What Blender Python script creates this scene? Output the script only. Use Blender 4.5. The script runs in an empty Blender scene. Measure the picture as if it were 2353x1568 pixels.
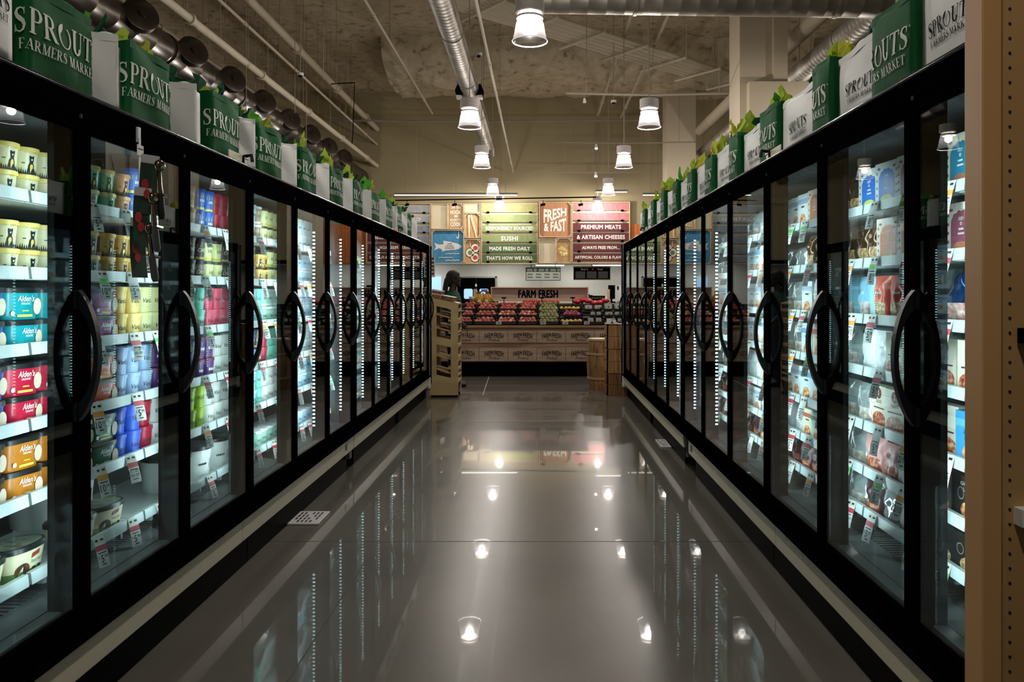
import bpy, math, random
from mathutils import Vector, Matrix, noise
PI=math.pi
C=bpy.context.scene.collection
F=1740.0; VX=1239.0; VY=674.0; H=1.45            # camera: focal length in pixels, vanishing point, eye height
def at(px,py,Y): return Vector(((px-VX)/F*Y, Y, H-(py-VY)/F*Y))
def sx(px,Y): return (px-VX)/F*Y
def sz(py,Y): return H-(py-VY)/F*Y
def lin(c):
    out=[]
    for v in c[:3]:
        v=v/255.0
        out.append(v/12.92 if v<=.04045 else ((v+.055)/1.055)**2.4)
    return tuple(out)+(1.0,)
# ---------------------------------------------------------------- materials
MATS={}
def M(name,col=(128,128,128),rough=.5,metal=0.0,emit=0,ecol=None,spec=None,bump=0,bscale=40,coat=0,var=0,vscale=6,sheen=0,trans=0):
    if name in MATS: return MATS[name]
    m=bpy.data.materials.new(name); m.use_nodes=True
    nt=m.node_tree; b=nt.nodes['Principled BSDF']
    b.inputs['Base Color'].default_value=lin(col)
    b.inputs['Roughness'].default_value=rough; b.inputs['Metallic'].default_value=metal
    if spec is not None: b.inputs['Specular IOR Level'].default_value=spec
    if coat: b.inputs['Coat Weight'].default_value=coat
    if emit:
        b.inputs['Emission Color'].default_value=lin(ecol or col); b.inputs['Emission Strength'].default_value=emit
    if trans: b.inputs['Transmission Weight'].default_value=trans
    if bump or var:
        tc=nt.nodes.new('ShaderNodeTexCoord')
    if bump:
        n=nt.nodes.new('ShaderNodeTexNoise'); n.inputs['Scale'].default_value=bscale; n.inputs['Detail'].default_value=4
        nt.links.new(tc.outputs['Object'],n.inputs['Vector'])
        bp=nt.nodes.new('ShaderNodeBump'); bp.inputs['Strength'].default_value=bump; bp.inputs['Distance'].default_value=.02
        nt.links.new(n.outputs['Fac'],bp.inputs['Height']); nt.links.new(bp.outputs['Normal'],b.inputs['Normal'])
    if var:
        n=nt.nodes.new('ShaderNodeTexNoise'); n.inputs['Scale'].default_value=vscale; n.inputs['Detail'].default_value=5
        nt.links.new(tc.outputs['Object'],n.inputs['Vector'])
        r=nt.nodes.new('ShaderNodeMapRange'); r.inputs['From Min'].default_value=.3; r.inputs['From Max'].default_value=.7
        r.inputs['To Min'].default_value=1-var; r.inputs['To Max'].default_value=1+var
        nt.links.new(n.outputs['Fac'],r.inputs['Value'])
        mx=nt.nodes.new('ShaderNodeVectorMath'); mx.operation='SCALE'
        mx.inputs[0].default_value=lin(col)[:3]; nt.links.new(r.outputs['Result'],mx.inputs['Scale'])
        nt.links.new(mx.outputs['Vector'],b.inputs['Base Color'])
    MATS[name]=m; return m
def RAMP(name,stops,scale=(8,8,8),rough=.5,detail=5,bump=0,coat=0,dist=0,kind='noise',metal=0):
    """procedural pattern: noise (or stretched noise = wood grain) through a colour ramp"""
    if name in MATS: return MATS[name]
    m=bpy.data.materials.new(name); m.use_nodes=True
    nt=m.node_tree; b=nt.nodes['Principled BSDF']; b.inputs['Roughness'].default_value=rough
    b.inputs['Metallic'].default_value=metal
    if coat: b.inputs['Coat Weight'].default_value=coat
    tc=nt.nodes.new('ShaderNodeTexCoord'); mp=nt.nodes.new('ShaderNodeMapping'); mp.inputs['Scale'].default_value=scale
    nt.links.new(tc.outputs['Object'],mp.inputs['Vector'])
    if kind=='voronoi':
        n=nt.nodes.new('ShaderNodeTexVoronoi'); n.inputs['Scale'].default_value=1
        nt.links.new(mp.outputs['Vector'],n.inputs['Vector']); out=n.outputs['Distance']
    else:
        n=nt.nodes.new('ShaderNodeTexNoise'); n.inputs['Scale'].default_value=1; n.inputs['Detail'].default_value=detail
        n.inputs['Distortion'].default_value=dist
        nt.links.new(mp.outputs['Vector'],n.inputs['Vector']); out=n.outputs['Fac']
    cr=nt.nodes.new('ShaderNodeValToRGB'); e=cr.color_ramp.elements
    e[0].position=stops[0][0]; e[0].color=lin(stops[0][1]); e[1].position=stops[-1][0]; e[1].color=lin(stops[-1][1])
    for p,c in stops[1:-1]:
        k=e.new(p); k.color=lin(c)
    nt.links.new(out,cr.inputs['Fac']); nt.links.new(cr.outputs['Color'],b.inputs['Base Color'])
    if bump:
        bp=nt.nodes.new('ShaderNodeBump'); bp.inputs['Strength'].default_value=bump; bp.inputs['Distance'].default_value=.02
        nt.links.new(out,bp.inputs['Height']); nt.links.new(bp.outputs['Normal'],b.inputs['Normal'])
    MATS[name]=m; return m
def glass(name,tint=(240,246,245),ior=1.5,gain=1.0,rough=0.0):
    """thin pane: clear transmission, mirror reflection by Fresnel"""
    if name in MATS: return MATS[name]
    m=bpy.data.materials.new(name); m.use_nodes=True; nt=m.node_tree
    nt.nodes.remove(nt.nodes['Principled BSDF']); out=nt.nodes['Material Output']
    t=nt.nodes.new('ShaderNodeBsdfTransparent'); t.inputs['Color'].default_value=lin(tint)
    g=nt.nodes.new('ShaderNodeBsdfGlossy'); g.inputs['Roughness'].default_value=rough
    f=nt.nodes.new('ShaderNodeFresnel'); f.inputs['IOR'].default_value=ior
    mu=nt.nodes.new('ShaderNodeMath'); mu.operation='MULTIPLY'; mu.inputs[1].default_value=gain; mu.use_clamp=True
    ge=nt.nodes.new('ShaderNodeNewGeometry'); mr=nt.nodes.new('ShaderNodeMapRange')
    mr.inputs['To Min'].default_value=ior; mr.inputs['To Max'].default_value=1/ior
    nt.links.new(ge.outputs['Backfacing'],mr.inputs['Value']); nt.links.new(mr.outputs['Result'],f.inputs['IOR'])
    mx=nt.nodes.new('ShaderNodeMixShader')
    nt.links.new(f.outputs['Fac'],mu.inputs[0]); nt.links.new(mu.outputs[0],mx.inputs['Fac'])
    nt.links.new(t.outputs[0],mx.inputs[1]); nt.links.new(g.outputs[0],mx.inputs[2])
    nt.links.new(mx.outputs[0],out.inputs['Surface']); MATS[name]=m; return m
def sheet(name,col,trl=.4,rough=.7):
    """thin translucent sheet (paper, acrylic)"""
    if name in MATS: return MATS[name]
    m=bpy.data.materials.new(name); m.use_nodes=True; nt=m.node_tree
    b=nt.nodes['Principled BSDF']; b.inputs['Base Color'].default_value=lin(col); b.inputs['Roughness'].default_value=rough
    out=nt.nodes['Material Output']; t=nt.nodes.new('ShaderNodeBsdfTranslucent'); t.inputs['Color'].default_value=lin(col)
    mx=nt.nodes.new('ShaderNodeMixShader'); mx.inputs['Fac'].default_value=trl
    nt.links.new(b.outputs[0],mx.inputs[1]); nt.links.new(t.outputs[0],mx.inputs[2]); nt.links.new(mx.outputs[0],out.inputs['Surface'])
    MATS[name]=m; return m
# ---------------------------------------------------------------- mesh builder
class MB:
    def __init__(s): s.v=[]; s.f=[]; s.m=[]
    def add(s,vs,fs,m=0):
        o=len(s.v); s.v+= [tuple(v) for v in vs]
        for f in fs: s.f.append(tuple(i+o for i in f)); s.m.append(m)
        return s
    def box(s,x0,x1,y0,y1,z0,z1,m=0):
        if x0>x1: x0,x1=x1,x0
        if y0>y1: y0,y1=y1,y0
        if z0>z1: z0,z1=z1,z0
        v=[(x0,y0,z0),(x1,y0,z0),(x1,y1,z0),(x0,y1,z0),(x0,y0,z1),(x1,y0,z1),(x1,y1,z1),(x0,y1,z1)]
        return s.add(v,[(0,3,2,1),(4,5,6,7),(0,1,5,4),(1,2,6,5),(2,3,7,6),(3,0,4,7)],m)
    def prism(s,pts,a0,a1,axis='y',m=0):
        """2-D outline extruded along an axis; pts are the two other coordinates in order"""
        def P(p,a):
            return {'x':(a,p[0],p[1]),'y':(p[0],a,p[1]),'z':(p[0],p[1],a)}[axis]
        n=len(pts); v=[P(p,a0) for p in pts]+[P(p,a1) for p in pts]
        f=[tuple(range(n)),tuple(range(2*n-1,n-1,-1))]+[(i,i+n,(i+1)%n+n,(i+1)%n) for i in range(n)]
        return s.add(v,f,m)
    def tube(s,pts,r,n=8,m=0,cap=True):
        pts=[Vector(p) for p in pts]; rs=r if isinstance(r,(list,tuple)) else [r]*len(pts)
        vs=[];fs=[]; prev=None
        for i,p in enumerate(pts):
            if i==0: d=pts[1]-p
            elif i==len(pts)-1: d=p-pts[i-1]
            else: d=(pts[i+1]-p).normalized()+(p-pts[i-1]).normalized()
            d.normalize()
            if prev is None:
                a=Vector((0,0,1)) if abs(d.z)<.9 else Vector((1,0,0))
                u=d.cross(a).normalized()
            else:
                u=(prev-d*prev.dot(d)).normalized()
            prev=u; w=d.cross(u)
            rr=rs[i]; ru,rw=(rr if isinstance(rr,tuple) else (rr,rr))
            for k in range(n):
                t=2*PI*k/n; vs.append(p+u*math.cos(t)*ru+w*math.sin(t)*rw)
        for i in range(len(pts)-1):
            for k in range(n):
                fs.append((i*n+k,i*n+(k+1)%n,(i+1)*n+(k+1)%n,(i+1)*n+k))
        if cap:
            fs.append(tuple(reversed(range(n)))); fs.append(tuple((len(pts)-1)*n+k for k in range(n)))
        return s.add(vs,fs,m)
    def lathe(s,prof,n=24,m=0,c=(0,0,0),mi=None,sx_=1,sy_=1,cap=True,pw=None):
        """profile (r,z) turned about z; pw>2 gives a rounded-square plan"""
        vs=[]
        for r,z in prof:
            for k in range(n):
                t=2*PI*(k+.5)/n; a,b=math.cos(t),math.sin(t)
                q=1.0
                if pw: q=1.0/((abs(a)**pw+abs(b)**pw)**(1.0/pw))
                vs.append((c[0]+r*a*q*sx_,c[1]+r*b*q*sy_,c[2]+z))
        o=len(s.v); s.v+=vs
        for i in range(len(prof)-1):
            mm=mi[i] if mi else m
            for k in range(n):
                s.f.append((o+i*n+k,o+i*n+(k+1)%n,o+(i+1)*n+(k+1)%n,o+(i+1)*n+k)); s.m.append(mm)
        if cap:
            s.f.append(tuple(o+k for k in reversed(range(n)))); s.m.append(mi[0] if mi else m)
            s.f.append(tuple(o+(len(prof)-1)*n+k for k in range(n))); s.m.append(mi[-1] if mi else m)
        return s
    def ball(s,c,r,n=12,m=0,sc=(1,1,1)):
        prof=[]; k=max(5,n//2+1)
        for i in range(k):
            a=-PI/2+PI*i/(k-1); prof.append((max(1e-4,math.cos(a)),math.sin(a)))
        o=len(s.v); s.lathe(prof,n,m)
        for i in range(o,len(s.v)):
            x,y,z=s.v[i]; s.v[i]=(c[0]+x*r*sc[0],c[1]+y*r*sc[1],c[2]+z*r*sc[2])
        return s
    def grid(s,fn,nu,nv,m=0,closed=False):
        vs=[fn(i/nu,j/nv) for j in range(nv+1) for i in range(nu+1)]
        fs=[(j*(nu+1)+i,j*(nu+1)+i+1,(j+1)*(nu+1)+i+1,(j+1)*(nu+1)+i) for j in range(nv) for i in range(nu)]
        return s.add(vs,fs,m)
    def flat(s,geo,org,right,up,size,m=0,fn=None):
        """place 2-D geometry (verts, faces) on a plane"""
        org=Vector(org); right=Vector(right); up=Vector(up); vs,fs=geo
        out=[org+right*(x*size)+up*(y*size) for x,y in vs]
        if fn: out=[fn(v) for v in out]
        return s.add(out,fs,m)
    def mesh(s,name,mats,smooth=False):
        me=bpy.data.meshes.new(name); me.from_pydata(s.v,[],s.f)
        for mt in (mats if isinstance(mats,(list,tuple)) else [mats]): me.materials.append(mt)
        me.polygons.foreach_set('material_index',s.m)
        if smooth: 
            me.polygons.foreach_set('use_smooth',[True]*len(me.polygons))
        me.update(); return me
    def build(s,name,mats,parent=None,smooth=False,loc=None,rotz=0,bevel=0,angle=None):
        me=s.mesh(name,mats,smooth)
        o=bpy.data.objects.new(name,me); C.objects.link(o)
        if smooth: me.set_sharp_from_angle(angle=math.radians(angle or 40))
        if parent: o.parent=parent
        if loc is not None: o.location=loc
        if rotz: o.rotation_euler[2]=rotz
        if bevel:
            b=o.modifiers.new('bevel','BEVEL'); b.width=bevel; b.segments=2; b.limit_method='ANGLE'; b.angle_limit=.7
        return o
LABELS={}
def tag(o,label,cat,group=None,kind=None):
    if label:
        n=len([w for w in label.replace(',',' ').split()])
        if n<4 or n>16: print('LABEL LENGTH',n,label)
        if label in LABELS and not (group and LABELS[label]==group): print('DUP LABEL',label)
        LABELS[label]=group
        o['label']=label
    if cat: o['category']=cat
    if group: o['group']=group
    if kind: o['kind']=kind
    return o
def thing(name,label,cat,loc=(0,0,0),rz=0,group=None):
    o=bpy.data.objects.new(name,None); C.objects.link(o); o.empty_display_size=.05
    o.location=loc; o.rotation_euler=(0,0,rz); return tag(o,label,cat,group)
def struct(o): o['kind']='structure'; return o
def dup(root,loc,rz,label,group):
    r=root.copy(); C.objects.link(r); r.location=loc; r.rotation_euler=(0,0,rz)
    tag(r,label,None,group)
    for ch in root.children:
        c=ch.copy(); C.objects.link(c); c.parent=r
        for g in ch.children:
            d=g.copy(); C.objects.link(d); d.parent=c
    return r
# ---------------------------------------------------------------- lettering
_T={}
def text(s,bold=0.0,align='CENTER',xs=1.0,shear=0.0,spacing=1.0):
    """sans lettering as 2-D geometry, cap height 1"""
    key=(s,bold,align,xs,shear,spacing)
    if key in _T: return _T[key]
    if s.startswith('#'):                       # print too small to read: a row of short bars
        n=int(s[1:]); x=-n*.35; g=[]
        for i in range(n):
            w_=.45+.5*((i*37)%5)/5; g.append(rect2(x*xs,(x+w_)*xs,.12,.78)); x+=w_+.18
        vs,fs=join2(*g); c=(max(v[0] for v in vs)+min(v[0] for v in vs))/2
        if align=='CENTER': vs=[(a-c,b) for a,b in vs]
        _T[key]=(vs,fs); return _T[key]
    cu=bpy.data.curves.new('lettering','FONT'); cu.body=s; cu.align_x=align; cu.resolution_u=2; cu.shear=shear; cu.offset=max(0,bold)
    cu.space_character=spacing; cu.fill_mode='FRONT'
    ob=bpy.data.objects.new('lettering',cu); me=bpy.data.meshes.new_from_object(ob)
    k=1/.69
    vs=[(v.co.x*k*xs,v.co.y*k) for v in me.vertices]; fs=[tuple(p.vertices) for p in me.polygons]
    bpy.data.objects.remove(ob); bpy.data.curves.remove(cu); bpy.data.meshes.remove(me)
    if bold<0:                                  # dark lettering only: thickened by shifted copies
        b=-bold*1.1; g=(vs,fs); vs,fs=join2(g,*[shift2(g,dx,dy) for dx,dy in ((-b,0),(b,0),(0,b*.8),(0,-b*.8))])
    _T[key]=(vs,fs); return _T[key]
def width(geo):
    xs=[v[0] for v in geo[0]]; return max(xs)-min(xs)
def fit(geo,w):
    """squeeze a text so that it is w cap heights wide"""
    k=w/width(geo); return ([(x*k,y) for x,y in geo[0]],geo[1])
def rect2(x0,x1,y0,y1): return ([(x0,y0),(x1,y0),(x1,y1),(x0,y1)],[(0,1,2,3)])
def disc2(cx,cy,rx,ry=None,n=20,inner=0,a0=0,a1=2*PI):
    ry=ry or rx
    if inner:
        vs=[];fs=[]
        for i in range(n+1):
            t=a0+(a1-a0)*i/n
            vs+= [(cx+rx*math.cos(t),cy+ry*math.sin(t)),(cx+rx*inner*math.cos(t),cy+ry*inner*math.sin(t))]
        fs=[(2*i,2*i+2,2*i+3,2*i+1) for i in range(n)]
        return (vs,fs)
    return ([(cx+rx*math.cos(2*PI*i/n),cy+ry*math.sin(2*PI*i/n)) for i in range(n)],[tuple(range(n))])
def join2(*gs):
    vs=[];fs=[]
    for g in gs:
        o=len(vs); vs+=list(g[0]); fs+=[tuple(i+o for i in f) for f in g[1]]
    return (vs,fs)
def shift2(g,dx,dy,k=1,ky=None): return ([(x*k+dx,y*(ky or k)+dy) for x,y in g[0]],g[1])
# a small serif alphabet, cap height 1
def _r(x0,x1,y0,y1): return rect2(x0,x1,y0,y1)
def _stem(x,a=.17,s=.07,t=.05,top=True,bot=True):
    g=[_r(x,x+a,0,1)]
    if bot: g.append(_r(x-s,x+a+s,0,t))
    if top: g.append(_r(x-s,x+a+s,1-t,1))
    return g
def _bowl(cx,cy,rxo,ryo,rxi,ryi,a0,a1,n=12):
    vs=[]
    for i in range(n+1):
        t=math.radians(a0+(a1-a0)*i/n)
        vs+=[(cx+rxo*math.cos(t),cy+ryo*math.sin(t)),(cx+rxi*math.cos(t),cy+ryi*math.sin(t))]
    return (vs,[(2*i,2*i+2,2*i+3,2*i+1) for i in range(n)])
def _sweep(pts,w):
    vs=[]
    for i,(x,y) in enumerate(pts):
        a=pts[max(0,i-1)]; b=pts[min(len(pts)-1,i+1)]
        dx,dy=b[0]-a[0],b[1]-a[1]; l=math.hypot(dx,dy) or 1
        vs+=[(x-dy/l*w[i]/2,y+dx/l*w[i]/2),(x+dy/l*w[i]/2,y-dx/l*w[i]/2)]
    return (vs,[(2*i,2*i+2,2*i+3,2*i+1) for i in range(len(pts)-1)])
def _diag(x0,y0,x1,y1,w): return ([(x0-w/2,y0),(x0+w/2,y0),(x1+w/2,y1),(x1-w/2,y1)],[(0,1,2,3)])
def serif_glyph(c):
    if c=='S': 
        p=[(.47,.78),(.42,.92),(.29,.97),(.15,.92),(.09,.78),(.15,.64),(.28,.54),(.41,.44),(.48,.28),(.43,.11),(.28,.03),(.13,.07),(.06,.24)]
        w=[.03,.05,.06,.10,.15,.18,.19,.18,.15,.10,.06,.05,.03]
        return [_sweep(p,w),_r(.45,.49,.70,.98),_r(.04,.08,.02,.30)],.58
    if c=='P': return _stem(.07)+[_r(.2,.36,.95,1),_r(.2,.36,.46,.51),_bowl(.34,.73,.27,.27,.12,.22,-90,90)],.66
    if c=='R': return _stem(.07)+[_r(.2,.36,.95,1),_r(.2,.36,.48,.53),_bowl(.34,.74,.26,.26,.11,.21,-90,90),_diag(.68,0,.34,.5,.2),_r(.58,.82,0,.05)],.80
    if c=='O': # ring with a leaf
        leaf=([(.03,.40),(.02,.62),(.10,.82),(.26,.96),(.40,1.0),(.37,.82),(.28,.66),(.14,.52)],[tuple(range(8))])
        return [_bowl(.47,.46,.44,.48,.34,.44,-200,62,20),leaf],.95
    if c=='U': return [_r(.07,.24,.3,1),_r(0,.31,.95,1),_bowl(.35,.3,.28,.32,.11,.24,180,360),_r(.56,.62,.3,1),_r(.49,.70,.95,1)],.72
    if c=='T': return _stem(.27,top=False)+[_r(.02,.69,.94,1),_r(.02,.07,.76,1),_r(.64,.69,.76,1)],.71
    if c=='F': return _stem(.07)+[_r(.2,.58,.95,1),_r(.53,.58,.76,1),_r(.2,.45,.47,.53),_r(.41,.45,.4,.6)],.60
    if c=='E': return _stem(.07)+[_r(.2,.60,.95,1),_r(.55,.60,.78,1),_r(.2,.45,.47,.53),_r(.41,.45,.4,.6),_r(.2,.62,0,.05),_r(.57,.62,0,.24)],.66
    if c=='A': return [_diag(.12,0,.38,1,.06),_diag(.64,0,.38,1,.19),_r(.2,.56,.3,.36),_r(0,.22,0,.05),_r(.50,.82,0,.05)],.82
    if c=='M': return [_r(.12,.18,0,1),_r(.02,.28,0,.05),_r(.02,.25,.95,1),_diag(.48,0,.2,1,.18),_diag(.48,0,.78,1,.06),_r(.72,.89,0,1),_r(.66,.97,0,.05),_r(.76,.97,.95,1)],.98
    if c=='K': return _stem(.07)+[_diag(.28,.42,.6,1,.07),_diag(.66,0,.36,.6,.19),_r(.48,.70,.95,1),_r(.52,.82,0,.05)],.80
    return [],.3
def serif(s,gap=.04):
    x=0; parts=[]
    for ch in s:
        g,w=serif_glyph(ch)
        for q in g: parts.append(shift2(q,x,0))
        x+=w+gap
    g=join2(*parts); return ([(a-x/2,b) for a,b in g[0]],g[1]),x
_s1,_w1=serif('SPROUTS',.05); _s2,_w2=serif('FARMERS MARKET',.06)
_k=_w1*.92/_w2
LOGO=join2(shift2(_s1,0,.95*_k+.22),shift2(_s2,0,0,_k,.95*_k),disc2(_w1/2+.06,1.1+.95*_k,.05,n=10,inner=.6))
LOGO_W=_w1
LAMPW=150; STRIPW=5; SOFW=16; EXPO=0.12; LAMPS_UNSEEN=[(-.11,4.4,'added unseen pendant lamp over the aisle above the upper photo edge'),(-.11,0,'added unseen pendant lamp hanging directly above the photographer in the aisle')]  # two pendant lamps out of view, added as extra light near the camera
LEDW=2.7
ORD=['first','second','third','fourth','fifth','sixth','seventh','eighth','ninth','tenth','eleventh','twelfth','thirteenth','fourteenth','fifteenth','sixteenth','seventeenth','eighteenth','nineteenth','twentieth']
R=random.Random(7)
# ---------------------------------------------------------------- common materials
blackgloss=M('black_gloss',(5,5,6),.35,spec=0); blackmat=M('black_matte',(8,8,8),.6,spec=0); blackrub=M('black_plastic',(6,6,7),.32,spec=.3)
cream=M('cream_enamel',(206,199,176),.35); wht=M('white_enamel',(205,210,208),.45); greyin=M('freezer_liner',(122,127,129),.5)
railm=M('price_channel',(196,208,208),.3); paper=M('paper_white',(228,230,226),.7); ink=M('ink_black',(14,14,14),.7)
pane=glass('door_glass',(226,238,238),1.5,1.15); chrome=M('chrome',(200,200,200),.12,1.0)
kickm=M('kick_black',(5,5,5),.5,spec=.03); ledm=M('led',(225,250,255),.5,emit=2.5)
# ---------------------------------------------------------------- floor
def concrete():
    m=bpy.data.materials.new('polished_concrete'); m.use_nodes=True; nt=m.node_tree; b=nt.nodes['Principled BSDF']
    tc=nt.nodes.new('ShaderNodeTexCoord')
    n1=nt.nodes.new('ShaderNodeTexNoise'); n1.inputs['Scale'].default_value=.55; n1.inputs['Detail'].default_value=6
    n2=nt.nodes.new('ShaderNodeTexNoise'); n2.inputs['Scale'].default_value=14; n2.inputs['Detail'].default_value=6
    n3=nt.nodes.new('ShaderNodeTexNoise'); n3.inputs['Scale'].default_value=3; n3.inputs['Detail'].default_value=3
    for n in (n1,n2,n3): nt.links.new(tc.outputs['Object'],n.inputs['Vector'])
    cr=nt.nodes.new('ShaderNodeValToRGB'); e=cr.color_ramp.elements
    e[0].position=.3; e[0].color=lin((82,79,73)); e[1].position=.72; e[1].color=lin((112,108,99))
    nt.links.new(n1.outputs['Fac'],cr.inputs['Fac'])
    mx=nt.nodes.new('ShaderNodeMixRGB'); mx.blend_type='OVERLAY'; mx.inputs['Fac'].default_value=.10
    nt.links.new(cr.outputs['Color'],mx.inputs['Color1']); nt.links.new(n2.outputs['Fac'],mx.inputs['Color2'])
    nt.links.new(cr.outputs['Color'],b.inputs['Base Color'])
    mr=nt.nodes.new('ShaderNodeMapRange'); mr.inputs['To Min'].default_value=.22; mr.inputs['To Max'].default_value=.32
    b.inputs['Roughness'].default_value=.3
    b.inputs['Specular IOR Level'].default_value=.14
    b.inputs['Coat Weight'].default_value=.8; b.inputs['Coat Roughness'].default_value=.018; b.inputs['Coat IOR'].default_value=1.45
    return m
CONC=concrete()
fl=MB(); fl.box(-15,15,-6,30,-.12,0); struct(fl.build('floor',CONC))
seam=M('floor_joint',(46,43,40),.6)
j=MB()
for x in (-.94,3.1,-5.0): j.box(x-.003,x+.003,-5,13,0,.0009)
for y in (4.42,8.5,12.6): j.box(-6,6,y-.0025,y+.0025,0,.0009)
struct(j.build('trim_1',seam))
jl=MB(); jl.tube([(-.93,10.6,.001),(-.66,13.3,.001)],.006,4); 
pale=M('floor_joint_pale',(170,165,155),.6)
jb=MB(); jb.box(-.006,.006,0,2.6,0,.001); struct(jb.build('trim_2',pale,loc=(-.80,10.75,0),rotz=.03))
# ---------------------------------------------------------------- shell
ceil_m=RAMP('sprayed_insulation',[(.30,(140,124,100)),(.42,(196,180,152)),(.75,(216,202,176))],(4.5,4.5,4.5),.95,12,bump=.9)
CZ=8.9
def cz(x,y):
    v=Vector((x,y,0)); return CZ+.10*noise.noise(v*.9)+.05*noise.noise(v*3.1)+.03*noise.noise(v*8)
g=MB(); g.grid(lambda u,v:(-15+30*u,-6+34.3*v,cz(-15+30*u,-6+34.3*v)),150,150); struct(g.build('ceiling',ceil_m,smooth=True))
b=MB()                                                                    # sprayed beam that drops below the deck
def beam(u,v):
    x=-4.6+12.6*u; prof=[(22.0,CZ+.2),(22.05,8.55),(22.3,8.15),(23.1,7.95),(24.2,7.9),(25.6,8.05),(26.0,8.5),(26.1,CZ+.2)]
    k=v*(len(prof)-1); i=min(int(k),len(prof)-2); t=k-i
    y=prof[i][0]*(1-t)+prof[i+1][0]*t; z=prof[i][1]*(1-t)+prof[i+1][1]*t
    n=noise.noise(Vector((x*1.3,y,z)))*.16+noise.noise(Vector((x*5,y*3,z*3)))*.05
    return (x,y+n*.6,z+n)
b.grid(beam,110,40); struct(b.build('ceiling_beam',ceil_m,smooth=True))
tan=M('wall_tan',(160,146,112),.85,var=.03,vscale=.5); lower=M('wall_white',(214,214,206),.7,var=.02)
w=MB(); w.box(-15,15,28.1,28.35,2.55,9.4); struct(w.build('wall_back_upper',tan))
w=MB(); w.box(-15,15,30,30.2,0,9.4)
for i in range(14): w.box(-7.3+i*1.05,-7.285+i*1.05,29.99,30.0,0,2.56)
struct(w.build('wall_back',lower))
w=MB(); w.box(-15,15,28.1,30.1,2.55,2.68); struct(w.build('trim_3',lower))
w=MB(); w.box(-15.2,-15,-6,30.2,0,9.4); struct(w.build('wall_left',tan))
w=MB(); w.box(15,15.2,-6,30.2,0,9.4); struct(w.build('wall_right',tan))
w=MB(); w.box(-15,15,-6.2,-6,0,9.4); struct(w.build('wall_front',tan))
orange=RAMP('orange_beadboard',[(.3,(176,92,30)),(.7,(214,122,44))],(30,2,1),.5)
w=MB()
for i in range(16): w.box(3.38+i*.13,3.38+i*.13+.122,28.02,28.1,2.55,4.0)
struct(w.build('trim_4',orange))
colm=M('column_paint',(186,172,148),.85)
w=MB(); w.box(sx(1532,24),sx(1599,24),24,24.8,0,CZ); struct(w.build('column_middle',colm))
w=MB(); w.box(sx(1700,14.5),sx(1806,14.5),14.5,15.3,0,CZ+.1); w.box(sx(1722,14.3),sx(1866,14.3),14.3,15.5,0,sz(187,14.3))
w.box(sx(1778,14.4),sx(1810,14.4),14.4,14.6,3,CZ)
struct(w.build('column_right',colm))
# ---------------------------------------------------------------- freezer cases
shelfz={-1:[1.772,1.517,1.265,1.012,.765,.50],1:[1.80,1.577,1.343,1.125,.898,.708,.535]}
XF={-1:1.52,1:1.19}; ZT={-1:2.117,1:2.149}
LV={-1:['top','second','third','fourth','fifth','bottom'],1:['top','second','third','fourth','fifth','sixth','bottom']}
def tag_mesh(price,band,head=None):
    """hanging price ticket: front faces -y, hangs below z=0"""
    g=MB(); w,h=.05,.115
    n=5
    def c(x,z): return (x,-.004-.018*math.sin(min(1,(-z/h))*PI*.5),z)
    g.grid(lambda u,v:c(-w/2+w*u,.012-(h)*v),1,n,0)
    dark=1
    f=lambda v:(v[0],c(v[0],v[2])[1]-.0008,v[2])
    g.flat(rect2(-.024,.024,-.012,.010),(0,0,0),(1,0,0),(0,0,1),1,3,f)
    if band: g.flat(rect2(-.025,.025,-.040,-.020),(0,0,0),(1,0,0),(0,0,1),1,2,f)
    for i,(a,bb) in enumerate([(-.018,-.006),(.004,.019)]): g.flat(rect2(a,bb,-.005,.003),(0,0,.0),(1,0,0),(0,0,1),1,1,lambda v:(v[0],c(v[0],v[2])[1]-.0014,v[2]))
    g.flat(rect2(-.018,.018,-.050,-.046),(0,0,0),(1,0,0),(0,0,1),1,1,f)
    lines=price.split('|')
    if len(lines)==1:
        d,_,ct=price.partition('.')
        if ct:
            g.flat(text(d,.012,'RIGHT',.8),(0.004,0,-.083),(1,0,0),(0,0,1),.027,1,f)
            g.flat(text(ct,.0,'LEFT',.8),(0.006,0,-.071),(1,0,0),(0,0,1),.014,1,f)
            g.flat(text('$',.0,'CENTER',.8),(-.0185,0,-.068),(1,0,0),(0,0,1),.010,1,f)
        else: g.flat(text(price,.01,'CENTER',.7),(0,0,-.080),(1,0,0),(0,0,1),.024,1,f)
        g.flat(rect2(-.008,.010,-.093,-.089),(0,0,0),(1,0,0),(0,0,1),1,1,f)
    else:
        for i,l in enumerate(lines): g.flat(text(l,.01,'CENTER',.72),(0,0,-.062-.016*i),(1,0,0),(0,0,1),.0115,1,f)
        g.flat(rect2(-.014,.014,-.089,-.086),(0,0,0),(1,0,0),(0,0,1),1,1,f)
    bandm={'g':M('ticket_green',(110,200,100),.6),'o':M('ticket_orange',(240,160,70),.6),'r':M('ticket_red',(200,60,80),.6),None:paper}[band]
    return g.mesh('price_ticket',[paper,ink,bandm,M('ticket_head',(222,218,204),.6)])
TM={}
def ticket(price,band):
    if (price,band) not in TM: TM[(price,band)]=tag_mesh(price,band)
    return TM[(price,band)]
def add_ticket(parent,s,y,z,price,band,tw=None):
    o=bpy.data.objects.new('price_ticket',ticket(price,band)); C.objects.link(o); o.parent=parent
    o.location=(s*(XF[s]+.163),y,z+.008); 
    o.rotation_euler=(-.10+R.uniform(-.05,.05),0,(PI/2 if s<0 else -PI/2)+(tw if tw is not None else -s*-.18*0+(-.25 if s<0 else .25)+R.uniform(-.1,.1)))
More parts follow.
